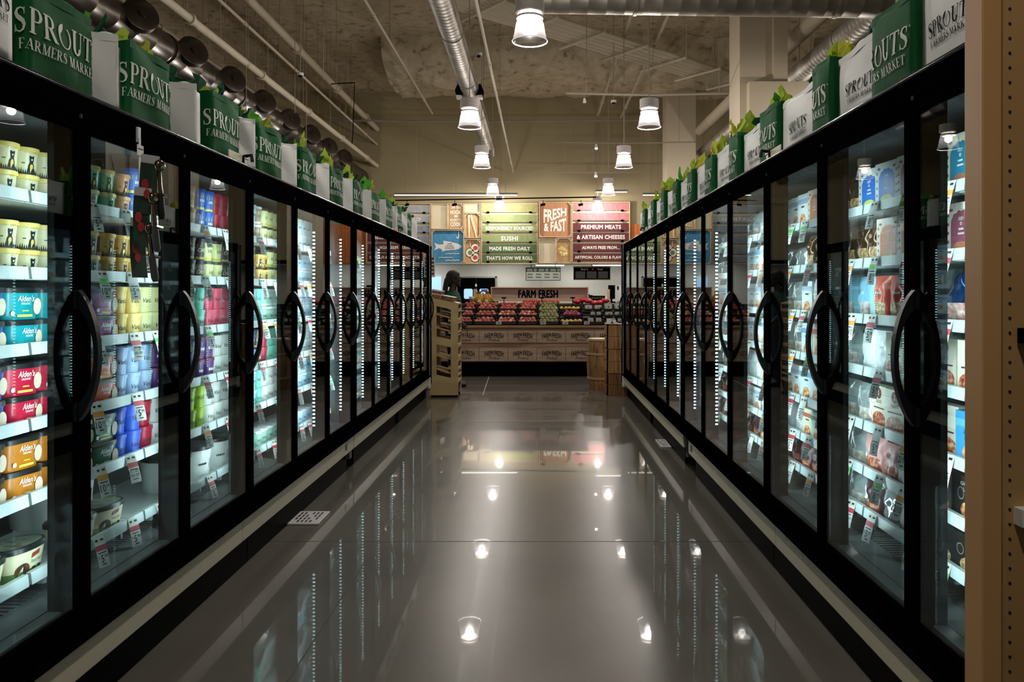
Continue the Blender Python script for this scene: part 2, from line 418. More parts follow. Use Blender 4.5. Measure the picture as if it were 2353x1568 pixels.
def handle_mesh(s):
    g=MB(); zc,hl,dep=1.245,.215,.066; wy=.012
    N=22; outer=[];inner=[]
    for i in range(N+1):
        t=-1+2*i/N; outer.append((-dep*(1-t*t)**.8,zc+hl*t))
        q=max(0.0,1-(t/.70)**2); inner.append((-(dep-.015)*q**.62,zc+hl*t))
    for i in range(N):
        (a,za),(b_,zb)=outer[i],outer[i+1]; (c,zc_),(d,zd)=inner[i],inner[i+1]
        q=[(a,za),(b_,zb),(d,zd),(c,zc_)]
        if abs(a-c)<1e-5 and abs(b_-d)<1e-5: continue
        vs=[(s*p[0],-wy,p[1]) for p in q]+[(s*p[0],wy,p[1]) for p in q]
        g.add(vs,[(0,1,2,3),(7,6,5,4),(0,4,5,1),(1,5,6,2),(2,6,7,3),(3,7,4,0)])
    for zz in (zc-hl+.03,zc+hl-.03): g.box(0,s*.012,-wy*1.4,wy*1.4,zz-.03,zz+.03)
    return g.mesh('handle',blackrub)
def build_case(s,ys,name,label,detail,segs,bayn0):
    X=XF[s]; zt=ZT[s]; fx=lambda d:s*(X+d); y0,y1=ys[0],ys[-1]
    t=thing(name,label,'freezer',(0,0,0))
    b=MB()                                                          # cabinet
    b.box(fx(.80),fx(.88),y0-.03,y1+.03,.10,zt-.02); b.box(fx(.06),fx(.88),y0-.03,y1+.03,zt-.07,zt-.025)
    b.box(fx(.05),fx(.80),y0-.03,y1+.03,.30,.40)
    for yy in (y0-.035,y1+.005): b.box(fx(.02),fx(.80),yy,yy+.03,.10,zt-.03)
    b.build('cabinet',greyin,t)
    b=MB(); b.box(fx(-.006),fx(.10),y0-.04,y1+.04,zt-.085,zt-.001)
    b.build('top_rail',blackgloss,t,bevel=.004)
    b=MB(); b.tube([(fx(-.002),y0-.04,zt-.007),(fx(-.002),y1+.04,zt-.007)],.0085,10); b.build('rail_highlight_tube',M('rail_highlight_tube',(10,10,11),.12,spec=.6),t,smooth=True)  # glossy tube added along the matte rail to draw a thin highlight line
    b=MB(); b.box(fx(-.008),fx(.10),y0-.04,y1+.04,.292,.345); b.box(fx(-.022),fx(.0),y0-.04,y1+.04,.295,.318); b.build('bottom_rail',blackgloss,t,bevel=.005)
    for (a,c) in segs:
        b=MB(); b.box(fx(-.004),fx(.05),a+.002,c-.002,.178,.292); b.build('bumper',cream,t,bevel=.004)
        b=MB(); b.box(fx(.055),fx(.075),a+.22 if a>1 else a,c+.21 if c<5 and c>1 else c,0.0,.178); b.build('kick_plate',kickm,t)
    b=MB()
    dy=(y1-y0); n=int(dy/.028)
    b.box(fx(.10),fx(.22),y0,y1,.400,.404)
    for i in range(n): b.box(fx(.22),fx(.42),y0+i*.028,y0+i*.028+.017,.400,.406)
    b.box(fx(.42),fx(.80),y0,y1,.400,.404); 
    b.build('deck_grille',M('grille_grey',(120,124,124),.5),t)
    hm=handle_mesh(s)
    for i,y in enumerate(ys):
        b=MB(); b.box(fx(.012),fx(.055),y-.022,y+.022,.345,zt-.085); b.box(fx(.055),fx(.10),y-.016,y+.016,.345,zt-.085)
        m=b.build('mullion',blackmat,t)
        if y>5.0 and i<len(ys)-0:
            b=MB(); k=int((1.93-.50)/.027)
            for q in range(k):
                z=.50+q*.027
                b.box(fx(.080),fx(.096),y-.0185,y-.0165,z,z+.011)
            b.build('led_strip',ledm,m)
    for i in range(len(ys)-1):
        a,c=ys[i]+.003,ys[i+1]-.003
        d=MB(); z0,z1=.347,zt-.088
        fw=.036
        for (p,q,r_,u) in ((a,a+fw,z0,z1),(c-fw,c,z0,z1),(a+fw,c-fw,z0,z0+.072),(a+fw,c-fw,z1-.045,z1)): d.box(fx(-.012),fx(.012),p,q,r_,u)
        d_=d.build('door',blackgloss,t,bevel=.002)
        gl=MB(); gl.box(fx(-.004),fx(.0),a+fw-.004,c-fw+.004,z0+.068,z1-.041); gl.build('glass_pane',pane,d_)
        h=bpy.data.objects.new('handle',hm); C.objects.link(h); h.parent=d_; h.location=(fx(-.012),c-.020,0)
        hz=MB(); hz.tube([(fx(-.014),c-.02,z1-.004),(fx(-.014),c-.02,z1+.010)],.0045,8); hz.build('hinge_pin',M('hinge_dark',(44,42,38),.5),d_)
        bay=bayn0+i
        for li,z in enumerate(shelfz[s]):
            if a<1.6: continue
            sh=MB(); sh.box(fx(.185),fx(.60),a,c,z-.022,z-.012)
            if detail:
                for q in range(3): 
                    yy=a+.12+q*.24; sh.box(fx(.20),fx(.23),yy,yy+.012,z-.06,z-.022) if li==len(shelfz[s])-1 else None
            so=sh.build('shelf',wht,t)
            r=MB(); r.prism([(fx(.165),z-.020),(fx(.170),z+.020),(fx(.186),z+.020),(fx(.186),z-.020)],a+.004,c-.004,'y')
            r.build('price_channel',railm,so)
            # tickets
            rr=R.random()
            if detail and a>2.1:
                k=3 if a<6 else 2
                for q in range(k):
                    yy=a+(q+.5+R.uniform(-.2,.2))*(c-a)/k
                    pr,bd=R.choice([('8.99','g'),('5.99','r'),('5.99','r'),('8.99',None),('10.99','g'),('10.99','o'),('2/10','o'),('BUY 1 GET 1|50% OFF','r'),('5.99',None)])
                    if s<0 and li==5: pr,bd='5.99','r'
                    add_ticket(so,s,yy,z,pr,bd)
    return t
LA=[.33,1.056,1.783,2.51,3.237,3.964,4.691,5.42,6.147]; LB=[6.225+.693*i for i in range(7)]
RA=[.11+.766*i for i in range(9)]; RB=[6.275+.716*i for i in range(7)]
CL1=build_case(-1,LA,'freezer_case','long black glass-door freezer on the left with ice cream, nearer of two','x',[(.33,1.70),(1.70,3.87),(3.87,6.18)],1)
CL2=build_case(-1,LB,'freezer_case','black glass-door freezer on the left, farther one ending at the wooden rack','x',[(6.2,8.22),(8.22,10.42)],9)
CR1=build_case(1,RA,'freezer_case','long black glass-door freezer on the right behind wooden post, nearer of two','x',[(.1,1.65),(1.65,3.80),(3.80,6.02)],1)
CR2=build_case(1,RB,'freezer_case','black glass-door freezer on the right, farther one ending at stacked crates','x',[(6.24,8.25),(8.25,10.60)],9)
for s,t,yy,ca in ((-1,CL1,5.92,0),(1,CR1,5.88,0)):
    b=MB(); b.box(s*(XF[s]-.0045),s*(XF[s]-.007),yy,yy+.05,.215,.262); b.box(s*(XF[s]-.0045),s*(XF[s]-.006),yy,yy+.09,.276,.281); b.build('data_plate',M('plate_grey',(60,60,58),.4),t)
for s,t,ye in ((-1,CL2,10.42),(1,CR2,10.61)):
    X=XF[s]
    b=MB(); b.box(s*(X-.02),s*(X+.88),ye,ye+.03,.12,ZT[s]-.02); b.build('end_panel',M('end_panel_grey',(120,122,118),.5),t,bevel=.004)
    b=MB(); b.tube([(s*(X-.025),ye+.02,.20),(s*(X-.025),ye+.02,ZT[s]-.02)],.014,10); b.build('end_trim',blackgloss,t)
    b=MB(); b.tube([(s*(X-.036),ye+.0,.30),(s*(X-.036),ye+.0,ZT[s]-.06)],.006,8); b.build('end_trim',chrome,t)
    b=MB(); b.box(s*(X-.03),s*(X+.1),ye-.04,ye+.05,.13,.30); b.build('corner_guard',wht,t,bevel=.02)
    b=MB(); b.box(s*(X+.03),s*(X+.06),ye-.03,ye,.0,.13); b.build('foot',M('foot_grey',(70,72,72),.4,.5),t)
# interior LED lighting: one strip lamp per mullion, shining into the case
def area(name,loc,sxx,syy,power,col,direction,spread=PI):
    l=bpy.data.lights.new(name,'AREA'); l.shape='RECTANGLE'; l.size=sxx; l.size_y=syy; l.energy=power; l.color=col; l.spread=spread
    o=bpy.data.objects.new(name,l); C.objects.link(o); o.location=loc
    o.rotation_euler=Vector(direction).to_track_quat('-Z','Y').to_euler(); return o
for s,rows in ((-1,((CL1,LA),(CL2,LB))),(1,((CR1,RA),(CR2,RB)))):
    for t,ys in rows:
        for i,y in enumerate(ys):
            if y<1.5: continue
            for dy in (-1,1):
                if i==len(ys)-1 and dy>0: continue
                o=area('led_lamp',(s*(XF[s]+.075),y+dy*.024,1.22),.02,1.45,LEDW*(1.0 if y<4.2 else 1.7),(.86,.97,1.0),(s*1.0,dy*.35,0),2.6)
                o.rotation_euler=(Matrix(((0,0,0),(0,0,0),(0,0,0)))).to_euler() if False else o.rotation_euler
                o.parent=t
# ---------------------------------------------------------------- high bay lamps
hous=M('lamp_housing',(196,190,182),.5); 
def acrylic():
    m=bpy.data.materials.new('ribbed_acrylic'); m.use_nodes=True; nt=m.node_tree; nt.nodes.remove(nt.nodes['Principled BSDF']); out=nt.nodes['Material Output']
    a=nt.nodes.new('ShaderNodeBsdfTransparent'); a.inputs[0].default_value=(.93,.93,.95,1)
    b=nt.nodes.new('ShaderNodeBsdfTranslucent'); b.inputs[0].default_value=(.9,.88,.92,1); g=nt.nodes.new('ShaderNodeBsdfGlossy'); g.inputs['Roughness'].default_value=.15
    m1=nt.nodes.new('ShaderNodeMixShader'); m1.inputs[0].default_value=.02; m2=nt.nodes.new('ShaderNodeMixShader'); m2.inputs[0].default_value=.08
    nt.links.new(a.outputs[0],m1.inputs[1]); nt.links.new(b.outputs[0],m1.inputs[2]); nt.links.new(m1.outputs[0],m2.inputs[1]); nt.links.new(g.outputs[0],m2.inputs[2]); nt.links.new(m2.outputs[0],out.inputs[0])
    return m
ACR=acrylic(); rimm=M('acrylic_rim',(235,230,240),.3,emit=.0); bulb=M('bulb',(255,244,228),.5,emit=25)
rodm=M('rod_paint',(150,140,122),.7)
LZ=4.41
def lamp_proto(loc,label,grp):
    t=thing('pendant_lamp',label,'ceiling lamp',loc,0,grp)
    b=MB(); prof=[(.03,.50)]; 
    for i in range(7): prof+= [(.165,.495-.024*i),(.170,.485-.024*i),(.165,.475-.024*i)]
    prof+=[(.03,.31)]
    b.lathe(prof,28); b.build('housing',hous,t,smooth=True)
    b=MB(); b.lathe([(.10,.30),(.15,.295),(.155,.265),(.11,.255),(.10,.30)],28,cap=False); b.build('collar',M('collar_clear',(225,220,215),.25),t,smooth=True)
    b=MB(); prof=[(.112,.262),(.135,.252),(.152,.230),(.163,.195),(.172,.14),(.182,.085),(.193,.035),(.205,.0)]
    n=72; vs=[];
    for r,z in prof:
        for k in range(n):
            a=2*PI*k/n; q=r*(1+(.012 if k%2 else 0)); vs.append((q*math.cos(a),q*math.sin(a),z))
    fs=[(i*n+k,i*n+(k+1)%n,(i+1)*n+(k+1)%n,(i+1)*n+k) for i in range(len(prof)-1) for k in range(n)]
    b.add(vs,fs); b.build('shade',ACR,t,smooth=True)
    b=MB(); b.tube([(.207*math.cos(2*PI*k/36),.207*math.sin(2*PI*k/36),0) for k in range(37)],.007,6,cap=False); b.build('rim',M('rim_acrylic_glow',(245,240,250),.3,emit=.45,ecol=(255,250,255)),t,smooth=True)  # bright rim put in as emission; only the bulb is a source
    b=MB(); b.lathe([(.028,.25),(.034,.27),(.03,.30),(.001,.30)],14); b.build('bulb',bulb,t,smooth=True)
    b=MB(); b.tube([(0,0,.5),(0,0,CZ-LZ-.3)],.009,6); b.build('stem',rodm,t)
    return t
lamps=[(-.11,8.9,'nearest, large pendant lamp hanging over the middle of the aisle'),
 (-1.24,13.5,'second-nearest pendant lamp, just left of the end of the silver duct'),(-1.35,17.8,'third pendant lamp of the left row, below the silver duct end'),
 (-1.40,22.8,'fourth pendant lamp of the left row, high above the produce sign'),(-1.42,27.0,'farthest pendant lamp of left row, in front of green sushi slats'),
 (1.96,13.5,'nearest pendant lamp of the right row, before the far column'),(1.99,17.8,'second pendant lamp of the right row from the front'),
 (2.08,22.8,'third pendant lamp of the right row from the front'),(2.08,27.0,'farthest pendant lamp of right row, in front of pink slats'),
 (6.1,13.1,'pendant lamp beyond the right freezers, nearest of three'),(6.1,17.0,'pendant lamp beyond the right freezers, middle of three'),(6.1,21.5,'pendant lamp beyond the right freezers, farthest of three'),
 (-6.0,15.5,'pendant lamp beyond the left freezers, nearest of two'),(-6.0,19.5,'pendant lamp beyond the left freezers, farther of two')]
lp=None; GL='pendant lamps over the shop floor'
for i,(x,y,l) in enumerate(lamps):
    if lp is None: lp=lamp_proto((x,y,LZ),l,GL)
    else: dup(lp,(x,y,LZ),0,l,GL)
    pl=bpy.data.lights.new('bulb_light','POINT'); pl.energy=LAMPW; pl.color=(1,.93,.85); pl.shadow_soft_size=.065
    po=bpy.data.objects.new('bulb_light',pl); C.objects.link(po); po.location=(x,y,LZ+.195)
for x,y,l in LAMPS_UNSEEN:
    dup(lp,(x,y,LZ),0,l,GL)
    pl=bpy.data.lights.new('bulb_light','POINT'); pl.energy=LAMPW; pl.color=(1,.93,.85); pl.shadow_soft_size=.065
    po=bpy.data.objects.new('bulb_light',pl); C.objects.link(po); po.location=(x,y,LZ+.195)
# ---------------------------------------------------------------- ducts, pipes
galv=RAMP('galvanised',[(.3,(140,134,124)),(.7,(176,170,158))],(3,3,3),.5,4,metal=.75)
brown=RAMP('duct_brown',[(.3,(54,46,40)),(.7,(84,74,64))],(3,3,3),.35,4,metal=.7)
def duct(name,label,cat,p0,p1,r,mat,pitch=.14,extra=None,flange=True):
    t=thing(name,label,cat,p0)
    p0=Vector(p0); p1=Vector(p1); d=p1-p0; L=d.length; n=int(L/pitch)
    pts=[];rs=[]
    for i in range(n+1):
        a=i*pitch
        for q,k in ((0,1.0),(.010,1.014),(.020,1.0)):
            if a+q<L: pts.append(d.normalized()*(a+q)); rs.append(r*k)
    pts.append(d); rs.append(r)
    b=MB(); b.tube(pts,rs,28); b.build('pipe_run',mat,t,smooth=True,angle=80)
    for q in range(max(2,int(L/4))):
        b=MB(); c=d*((q+.5)/max(2,int(L/4))); b.tube([c+Vector((0,0,r)),(c.x,c.y,CZ-p0.z+.15)],.008,5); b.build('hanger_rod',rodm,t)
    if flange:
        a=1.5
        while a<L:
            b=MB(); c=d.normalized()*a; b.tube([c,c+d.normalized()*.05],r*1.07,28); a+=3.0; b.build('joint_band',mat,t,smooth=True,angle=60)
    return t
dl=duct('air_duct','long silver spiral air duct above the aisle, running to the back',"duct",(-1.53,6.0,6.15),(-1.60,24,6.08),.205,galv)
b=MB(); b.tube([(-.07,17.95,-.0),(-.07,18.0,-.30)],.20,20); b.tube([(-.07,17.7,-.05),(-.07,18.0,-.28)],.2,20); b.build('end_elbow',galv,dl,smooth=True)
duct('air_duct','silver spiral duct crossing the aisle at the top of view','duct',(-.12,11,5.76),(5.2,11.3,5.80),.235,galv,.27)
dr=duct('air_duct','silver round duct behind the right column, running to the back','duct',(5.45,9.0,6.0),(5.35,27,6.0),.215,galv)
duct('air_duct','painted round duct beside the silver one, upper right','duct',(5.15,12.0,6.55),(5.1,24,6.6),.16,colm,2.2)
db=duct('air_duct','brown metal duct with round outlets above the left freezers','duct',(-6.5,8.5,5.65),(-6.45,27.5,5.65),.27,brown,.55)
for i in range(9):
    y=10.1+i*1.75
    b=MB(); o=(0.1,y-8.5,0)
    b.lathe([(.19,0),(.19,.26),(.255,.26),(.265,.28),(.265,.40),(.25,.41),(.06,.41),(.05,.44),(.001,.44)],28)
    v=[(o[0]+z*.80+x*.60*0+0*y_, 0,0) for x,y_,z in []]
    q=Matrix.Rotation(math.radians(78),3,'Y'); rz=Matrix.Rotation(math.radians(-38),3,'Z')
    b.v=[tuple(Vector(o)+rz@(q@Vector(p))) for p in b.v]
    b.build('round_outlet',brown,db,smooth=True,angle=35)
pip=M('pipe_paint',(206,194,170),.7)
def pipe(label,x,z,y0,y1,r,name='ceiling_pipe',hang=0,x1=None,z1=None):
    x1=x if x1 is None else x1; z1=z if z1 is None else z1
    t=thing(name,label,'pipe',(x,y0,z)); b=MB(); b.tube([(0,0,0),(x1-x,y1-y0,z1-z)],r,10); b.build('pipe_run',pip,t,smooth=True)
    k=max(1,int((y1-y0)/3.2))
    for i in range(k):
        b=MB(); a=(i+.5)/k; b.tube([((x1-x)*a,(y1-y0)*a-.03,(z1-z)*a),((x1-x)*a,(y1-y0)*a+.03,(z1-z)*a)],r*1.45,10); b.build('coupling',pip,t,smooth=True,angle=60)
    for i in range(hang):
        a=(i+.5)/hang; b=MB(); q=((x1-x)*a,(y1-y0)*a); b.tube([(q[0],q[1],(z1-z)*a),(q[0],q[1],CZ-z+.1-(z1-z)*a)],.008,5); b.build('hanger_rod',rodm,t)
    return t
pipe('thick cream ceiling pipe, uppermost of those over the left freezers',-6.0,7.52,9.5,28,.10,hang=7)
pipe('cream ceiling pipe over the left freezers, below the thick one',-6.0,6.16,8,28,.075,hang=8)
pipe('thin cream conduit between two thicker pipes on the left',-6.0,6.95,10,28,.035,hang=6)
pipe('thin cream pipe high on the left running past the corner',-7.2,6.5,9,27,.04,hang=6)
pipe('thin cream pipe descending left of the silver duct',-3.6,7.5,11,25.5,.035,hang=3)
pipe('thin cream pipe just left of the aisle centre, above lamps',-.95,5.85,9,27.5,.028,hang=3)
pipe('cream strut pipe right of centre, nearer the aisle middle',2.05,7.68,12,26.5,.05,hang=2)
pipe('cream strut pipe right of centre, farther right of two',2.9,7.70,14,27,.045,hang=2)
# conduit bundle running diagonally
t=thing('conduit_rack','rack of parallel cream conduits crossing the ceiling diagonally','pipe',(0,0,0))
A=Vector((-1.75,15.4,7.45)); B=Vector((5.9,21.9,7.45)); d=(B-A).normalized(); pr=Vector((d.y,-d.x,0))
for i in range(8):
    b=MB(); off=pr*(i*.13-.4)
    b.tube([A+off,(A+B)/2+off+Vector((0,0,.02*((i*7)%3-1))),B+off],.048,8); b.build('conduit',pip,t,smooth=True)
for i in range(7):
    c=A+(B-A)*((i+.5)/7); b=MB(); p=c-pr*.75-Vector((0,0,.09)); q=c+pr*.8-Vector((0,0,.09))
    b.tube([p,q],.035,6); b.tube([p,p+Vector((0,0,1))],.008,5); b.tube([q,q+Vector((0,0,1))],.008,5); b.build('strut_channel',pip,t)
# cross rods near the back
def crossrod(label,px0,px1,py,Y,r,name='cross_rail'):
    x0,x1=sx(px0,Y),sx(px1,Y); t=thing(name,label,'rail',(x0,Y,sz(py,Y)))
    b=MB(); b.tube([(0,0,0),((x1-x0)*.5,0,-r*1.5),(x1-x0,0,0)],r,6); b.build('rail_tube',rodm,t)
    for k in (.12,.5,.88):
        b=MB(); b.tube([((x1-x0)*k,0,0),((x1-x0)*k,0,CZ-sz(py,Y))],.007,5); b.build('hanger_rod',rodm,t)
crossrod('grey horizontal conduit across the upper wall behind the nearer lamps',640,1560,276,26,.035)
crossrod('light track at upper right of centre, before the column',1300,1700,214,15.5,.025)
crossrod('thin track above the back wall, level with far lamps',1270,1600,327,24,.02)
crossrod('thin track low on the back wall, above the strip lights',1270,1500,395,26,.02)
crossrod('thin wire rail across the ceiling left of the silver duct',846,1190,222,27,.012)
# spot heads
spot=M('spot_white',(225,222,214),.4)
for i,(px,py,Y,l) in enumerate([(1343,234,15.5,'small white spotlight hanging below the right light track'),(1370,339,24,'small lit spotlight beside the second right pendant lamp'),
     (1369,403,26,'small lit spotlight left of the third right pendant lamp'),(1527,400,26,'small lit spotlight at the right above the green bags')]):
    t=thing('spotlight',l,'spotlight',at(px,py,Y),0); s_=Y/24
    b=MB(); b.tube([(0,0,.1*s_),(0,-.02,-.03*s_)],[.035*s_,.055*s_],12); b.build('spot_head',spot,t,smooth=True)
    b=MB(); b.tube([(0,0,.1*s_),(0,0,.28*s_)],.006,5); b.build('spot_stem',rodm,t)
    if i: b=MB(); b.ball((0,-.03,-.045*s_),.045*s_,10,0,(1,1,.6)); b.build('spot_bulb',M('spot_glow',(255,250,235),.5,emit=12),t,smooth=True)
# domes, sensor pair, speaker
for px,py,Y,l in ((1100,128,15,'small white dome camera hanging right of the silver duct'),(690,174,15,'small white dome camera hanging at upper left among rods'),(1410,236,18,'round white ceiling speaker can, right of the light track')):
    p=at(px,py,Y); t=thing('dome_camera',l,'camera',p)
    b=MB(); b.lathe([(.06,.0),(.068,.05),(.05,.06),(.01,.065)],16); b.build('dome_cap',spot,t,smooth=True)
    b=MB(); b.ball((0,0,0),.052,12,0,(1,1,.8)); b.build('dome_lens',M('lens_dark',(18,18,22),.1),t,smooth=True)
    b=MB(); b.tube([(0,0,.06),(0,0,CZ-p.z+.2)],.009,5); b.build('drop_rod',rodm,t)
p=at(1079,210,17.2); t=thing('emergency_light','black two-headed emergency light on the silver duct','lamp',p)
for s_ in (-1,1):
    b=MB(); b.prism([(s_*.18,.12),(s_*.26,.14),(s_*.32,.0),(s_*.30,-.10),(s_*.16,-.12)],-.12,.10,'y'); b.build('lamp_head',blackmat,t)
    b=MB(); b.box(s_*.17,s_*.295,-.11,.09,-.17,-.11); b.build('lamp_lens',M('lens_white',(205,200,190),.4),t)
b=MB(); b.box(-.2,.2,.0,.06,-.02,.06); b.build('bracket',blackmat,t)
# long hanger wires over the left side
for i in range(26):
    x=-3.2-R.random()*6.5; y=11+R.random()*14; z0=5.2+R.random()*2.0
    b=MB(); b.tube([(0,0,0),(0,0,CZ-z0+.1)],.0075,4); o=b.build('hanger_wire',rodm,loc=(x,y,z0))
    tag(o,'thin cream hanger wire among many over the left freezers','wire','hanger wires over the left side')
# black cable drop
b=MB(); b.tube([at(812,190,20),at(760,193,20)],.015,5); b.tube([at(812,190,20),at(815,190,20),at(811,300,20),at(809,330,20)],.013,5); tag(b.build('cable',blackmat),'thin black cable hanging in a bracket shape at upper left','cable')
# ---------------------------------------------------------------- strip lights and track above the board
tube_e=M('tube_glow',(255,250,238),.5,emit=3)
for px0,px1,py,Y,l in ((905,1190,448,26.9,'long strip light over the grey and green signs, left one'),(1368,1442,441,26.9,'strip light over the red meat sign, right of the far pendant lamp'),(1476,1515,448,26.9,'short strip light at the right behind green bags')):
    x0,x1=sx(px0,Y),sx(px1,Y); t=thing('strip_light',l,'lamp',((x0+x1)/2,Y,sz(py,Y))); h=(x1-x0)/2
    b=MB(); b.box(-h,h,-.05,.05,.0,.07); b.build('strip_body',M('strip_grey',(120,116,108),.5),t)
    b=MB(); b.box(-h+.02,h-.02,-.03,.03,-.022,-.002); b.build('diffuser',tube_e,t)
    for k in (-.8,0,.8): b=MB(); b.tube([(h*k,0,.07),(h*k,0,2.6)],.006,4); b.build('hanger_rod',rodm,t)
    a=area('strip_lamp',((x0+x1)/2,Y+.02,sz(py,Y)-.06),(x1-x0),.1,STRIPW*(x1-x0),(1,.95,.86),(0,.55,-1)); a.parent=None
t=thing('track_light','dark track rail with small black spot heads along the sign tops','lamp',(sx(1150,26.6),26.6,sz(461,26.6))); 
b=MB(); b.tube([(sx(895,26.6)-sx(1150,26.6),0,0),(sx(1370,26.6)-sx(1150,26.6),0,.12)],.025,6); b.build('track_rail',blackmat,t)
for px in (935,1045,1248,1335):
    x=sx(px,26.6)-sx(1150,26.6); b=MB(); b.tube([(x,0,0),(x,0,-.14)],.012,5); b.tube([(x-.07,-.03,-.16),(x+.05,.06,-.13)],.045,10); b.build('spot_head',blackmat,t)
for px0,px1,l in ((1231,1296,'white fluorescent tube under the sign wall, above the menu screen'),(1362,1430,'white fluorescent tube under the sign wall, above the black deli sign')):
    Y=28.6; x0,x1=sx(px0,Y),sx(px1,Y); t=thing('strip_light',l,'lamp',((x0+x1)/2,Y,sz(609,Y))); h=(x1-x0)/2
    for k in (-.7,.7): b=MB(); b.tube([(h*k,0,.05),(h*k,0,.2)],.01,5); b.build('hanger_rod',rodm,t)
    b=MB(); b.box(-h,h,-.04,.04,-.0,.05); b.build('strip_body',wht,t); b=MB(); b.box(-h,h,-.03,.03,-.035,-.001); b.build('diffuser',tube_e,t)
for x in (-4.5,-1.5,1.5,4.5):
    area('soffit_lamp',(x,28.9,2.50),1.6,.15,SOFW,(1,.97,.90),(0,.35,-1))
# ---------------------------------------------------------------- sign wall (plane at Y=28)
YB=28.0
def bx(X): return sx(880+X/3.9217,YB)
def bz(Yc): return sz(430+Yc/3.9217,YB)
maple=RAMP('pale_maple',[(.3,(196,168,130)),(.7,(222,198,162))],(1,1,9),.55,4)
def slatmat(n,a,b_): return RAMP(n,[(.3,a),(.7,b_)],(14,14,5),.7,6)
kraft=slatmat('kraft_board',(168,134,88),(190,158,110)); whitel=M('sign_white',(238,234,222),.7)
backing=M('sign_backing',(206,196,166),.8)
def frame(g,X0,X1,Y0,Y1,wd=7,yf=-.10,yb=.08):
    x0,x1,z1,z0=bx(X0),bx(X1),bz(Y0),bz(Y1); k=wd/3.9217*YB/F
    g.box(x0,x0+k,yf,yb,z0,z1); g.box(x1-k,x1,yf,yb,z0,z1); g.box(x0+k,x1-k,yf,yb,z1-k,z1); g.box(x0+k,x1-k,yf,yb,z0,z0+k)
def slat_sign(label,X0,X1,rows,texts,framey=(148,695)):
    t=thing('slat_sign',label,'sign',(0,YB,0))
    g=MB(); frame(g,X0,X1,*framey); g.build('sign_frame',maple,t)
    g=MB(); g.box(bx(X0+5),bx(X1-5),.07,.085,bz(framey[1]-5),bz(framey[0]+5)); g.build('backing',backing,t)
    for (a,b_,mat),tx in zip(rows,texts):
        s_=MB(); s_.box(bx(X0+9),bx(X1-9),-.02,.03,bz(b_),bz(a)); so=s_.build('slat',mat,t)
        if tx:
            txt,wf,hgt=tx; g=MB(); geo=fit(text(txt,.03,'CENTER',1,spacing=1.08),1); 
            W=(bx(X1)-bx(X0))*wf; hh=hgt/3.9217*YB/F
            vs,fs=geo; geo=([(x*W/hh,y) for x,y in vs],fs)
            cx=(bx(X0)+bx(X1))/2; geo=([(x-0,y) for x,y in geo[0]],fs)
            g.flat(geo,(cx,-.024,(bz(a)+bz(b_))/2-hh/2),(1,0,0),(0,0,1),hh); g.build('lettering',whitel,so)
        for q in (.12,.87):
            c=MB(); xx=bx(X0)+(bx(X1)-bx(X0))*q; c.box(xx-.05,xx+.05,-.05,.03,bz(b_)-.03,bz(b_)+.03); c.build('clip',blackmat,so)
    return t
gl=slatmat('slat_lime',(146,144,88),(168,164,108)); gm=slatmat('slat_green',(122,134,82),(142,154,100)); gd=slatmat('slat_olive',(66,88,48),(84,106,62))
rp=slatmat('slat_pink',(178,104,108),(196,128,128)); rd=slatmat('slat_maroon',(84,26,32),(102,36,42))
gy=slatmat('slat_grey',(150,152,156),(172,174,178)); gy2=slatmat('slat_bluegrey',(118,126,138),(150,156,166))
slat_sign('green slatted sushi sign with six boards on the back wall',886,1396,[(155,228,gl),(250,317,gm),(340,405,gm),(430,497,gm),(520,590,gd),(608,675,gd)],
  [None,None,('RESPONSIBLY SOURCED',.84,30),('SUSHI',.30,38),('MADE FRESH DAILY',.72,31),("THAT'S HOW WE ROLL",.82,30)])
slat_sign('pink and maroon slatted meat and cheese sign at the right',1703,2224,[(143,212,rp),(233,302,rp),(325,396,rd),(415,487,rd),(512,580,rd),(600,667,rd)],
  [None,None,('PREMIUM MEATS',.69,34),('& ARTISAN CHEESES',.83,34),('ALWAYS FREE FROM...',.65,26),('ARTIFICIAL COLORS & FLAVORS',.90,24)],(135,690))
slat_sign('grey slatted seafood sign partly behind the left green bags',-40,432,[(170,232,gy),(260,322,gy),(350,410,gy2),(440,512,gy2),(540,605,gy2),(630,680,gy2)],
  [None,('CERTIFIED',.62,26),None,None,None,None])
def panel(label,X0,X1,Y0,Y1,mat,corners=True,name='framed_sign'):
    t=thing(name,label,'sign',(0,YB-.02,0)); g=MB(); frame(g,X0,X1,Y0,Y1,6,-.11,.06)
    if corners:
        k=20
        for cx,cy,ax,ay in ((X0+4,Y0+4,1,1),(X1-4,Y0+4,-1,1),(X0+4,Y1-4,1,-1),(X1-4,Y1-4,-1,-1)):
            p=[(bx(cx+ax*k),bz(cy)),(bx(cx+ax*(k+9)),bz(cy)),(bx(cx),bz(cy+ay*(k+9))),(bx(cx),bz(cy+ay*k))]
            g.prism(p,-.10,-.03,'y')
    g.build('sign_frame',maple,t)
    g=MB(); g.box(bx(X0+5),bx(X1-5),-.0,.05,bz(Y1-5),bz(Y0+5)); bo=g.build('board',mat,t)
    return t,bo
def line(bo,txt,cx,cy,wpx,hpx,mat,wave=0,bold=.03):
    g=MB(); hh=hpx/3.9217*YB/F; W=wpx/3.9217*YB/F
    vs,fs=text(txt,bold,'CENTER'); w0=width((vs,fs)); k=W/w0
    x0=min(v[0] for v in vs); vs=[((x-x0-w0/2)*k,y*hh) for x,y in vs]
    if wave==1: vs=[(x,hh-(hh-y)*(1-.45*(x/W+.5))+.03*math.sin(x/W*5)) for x,y in vs]
    if wave==2: vs=[(x,y*(.55+.45*(x/W+.5))) for x,y in vs]
    g.flat((vs,fs),(bx(cx),-.006,bz(cy)-hh/2),(1,0,0),(0,0,1),1); g.build('lettering',mat,bo)
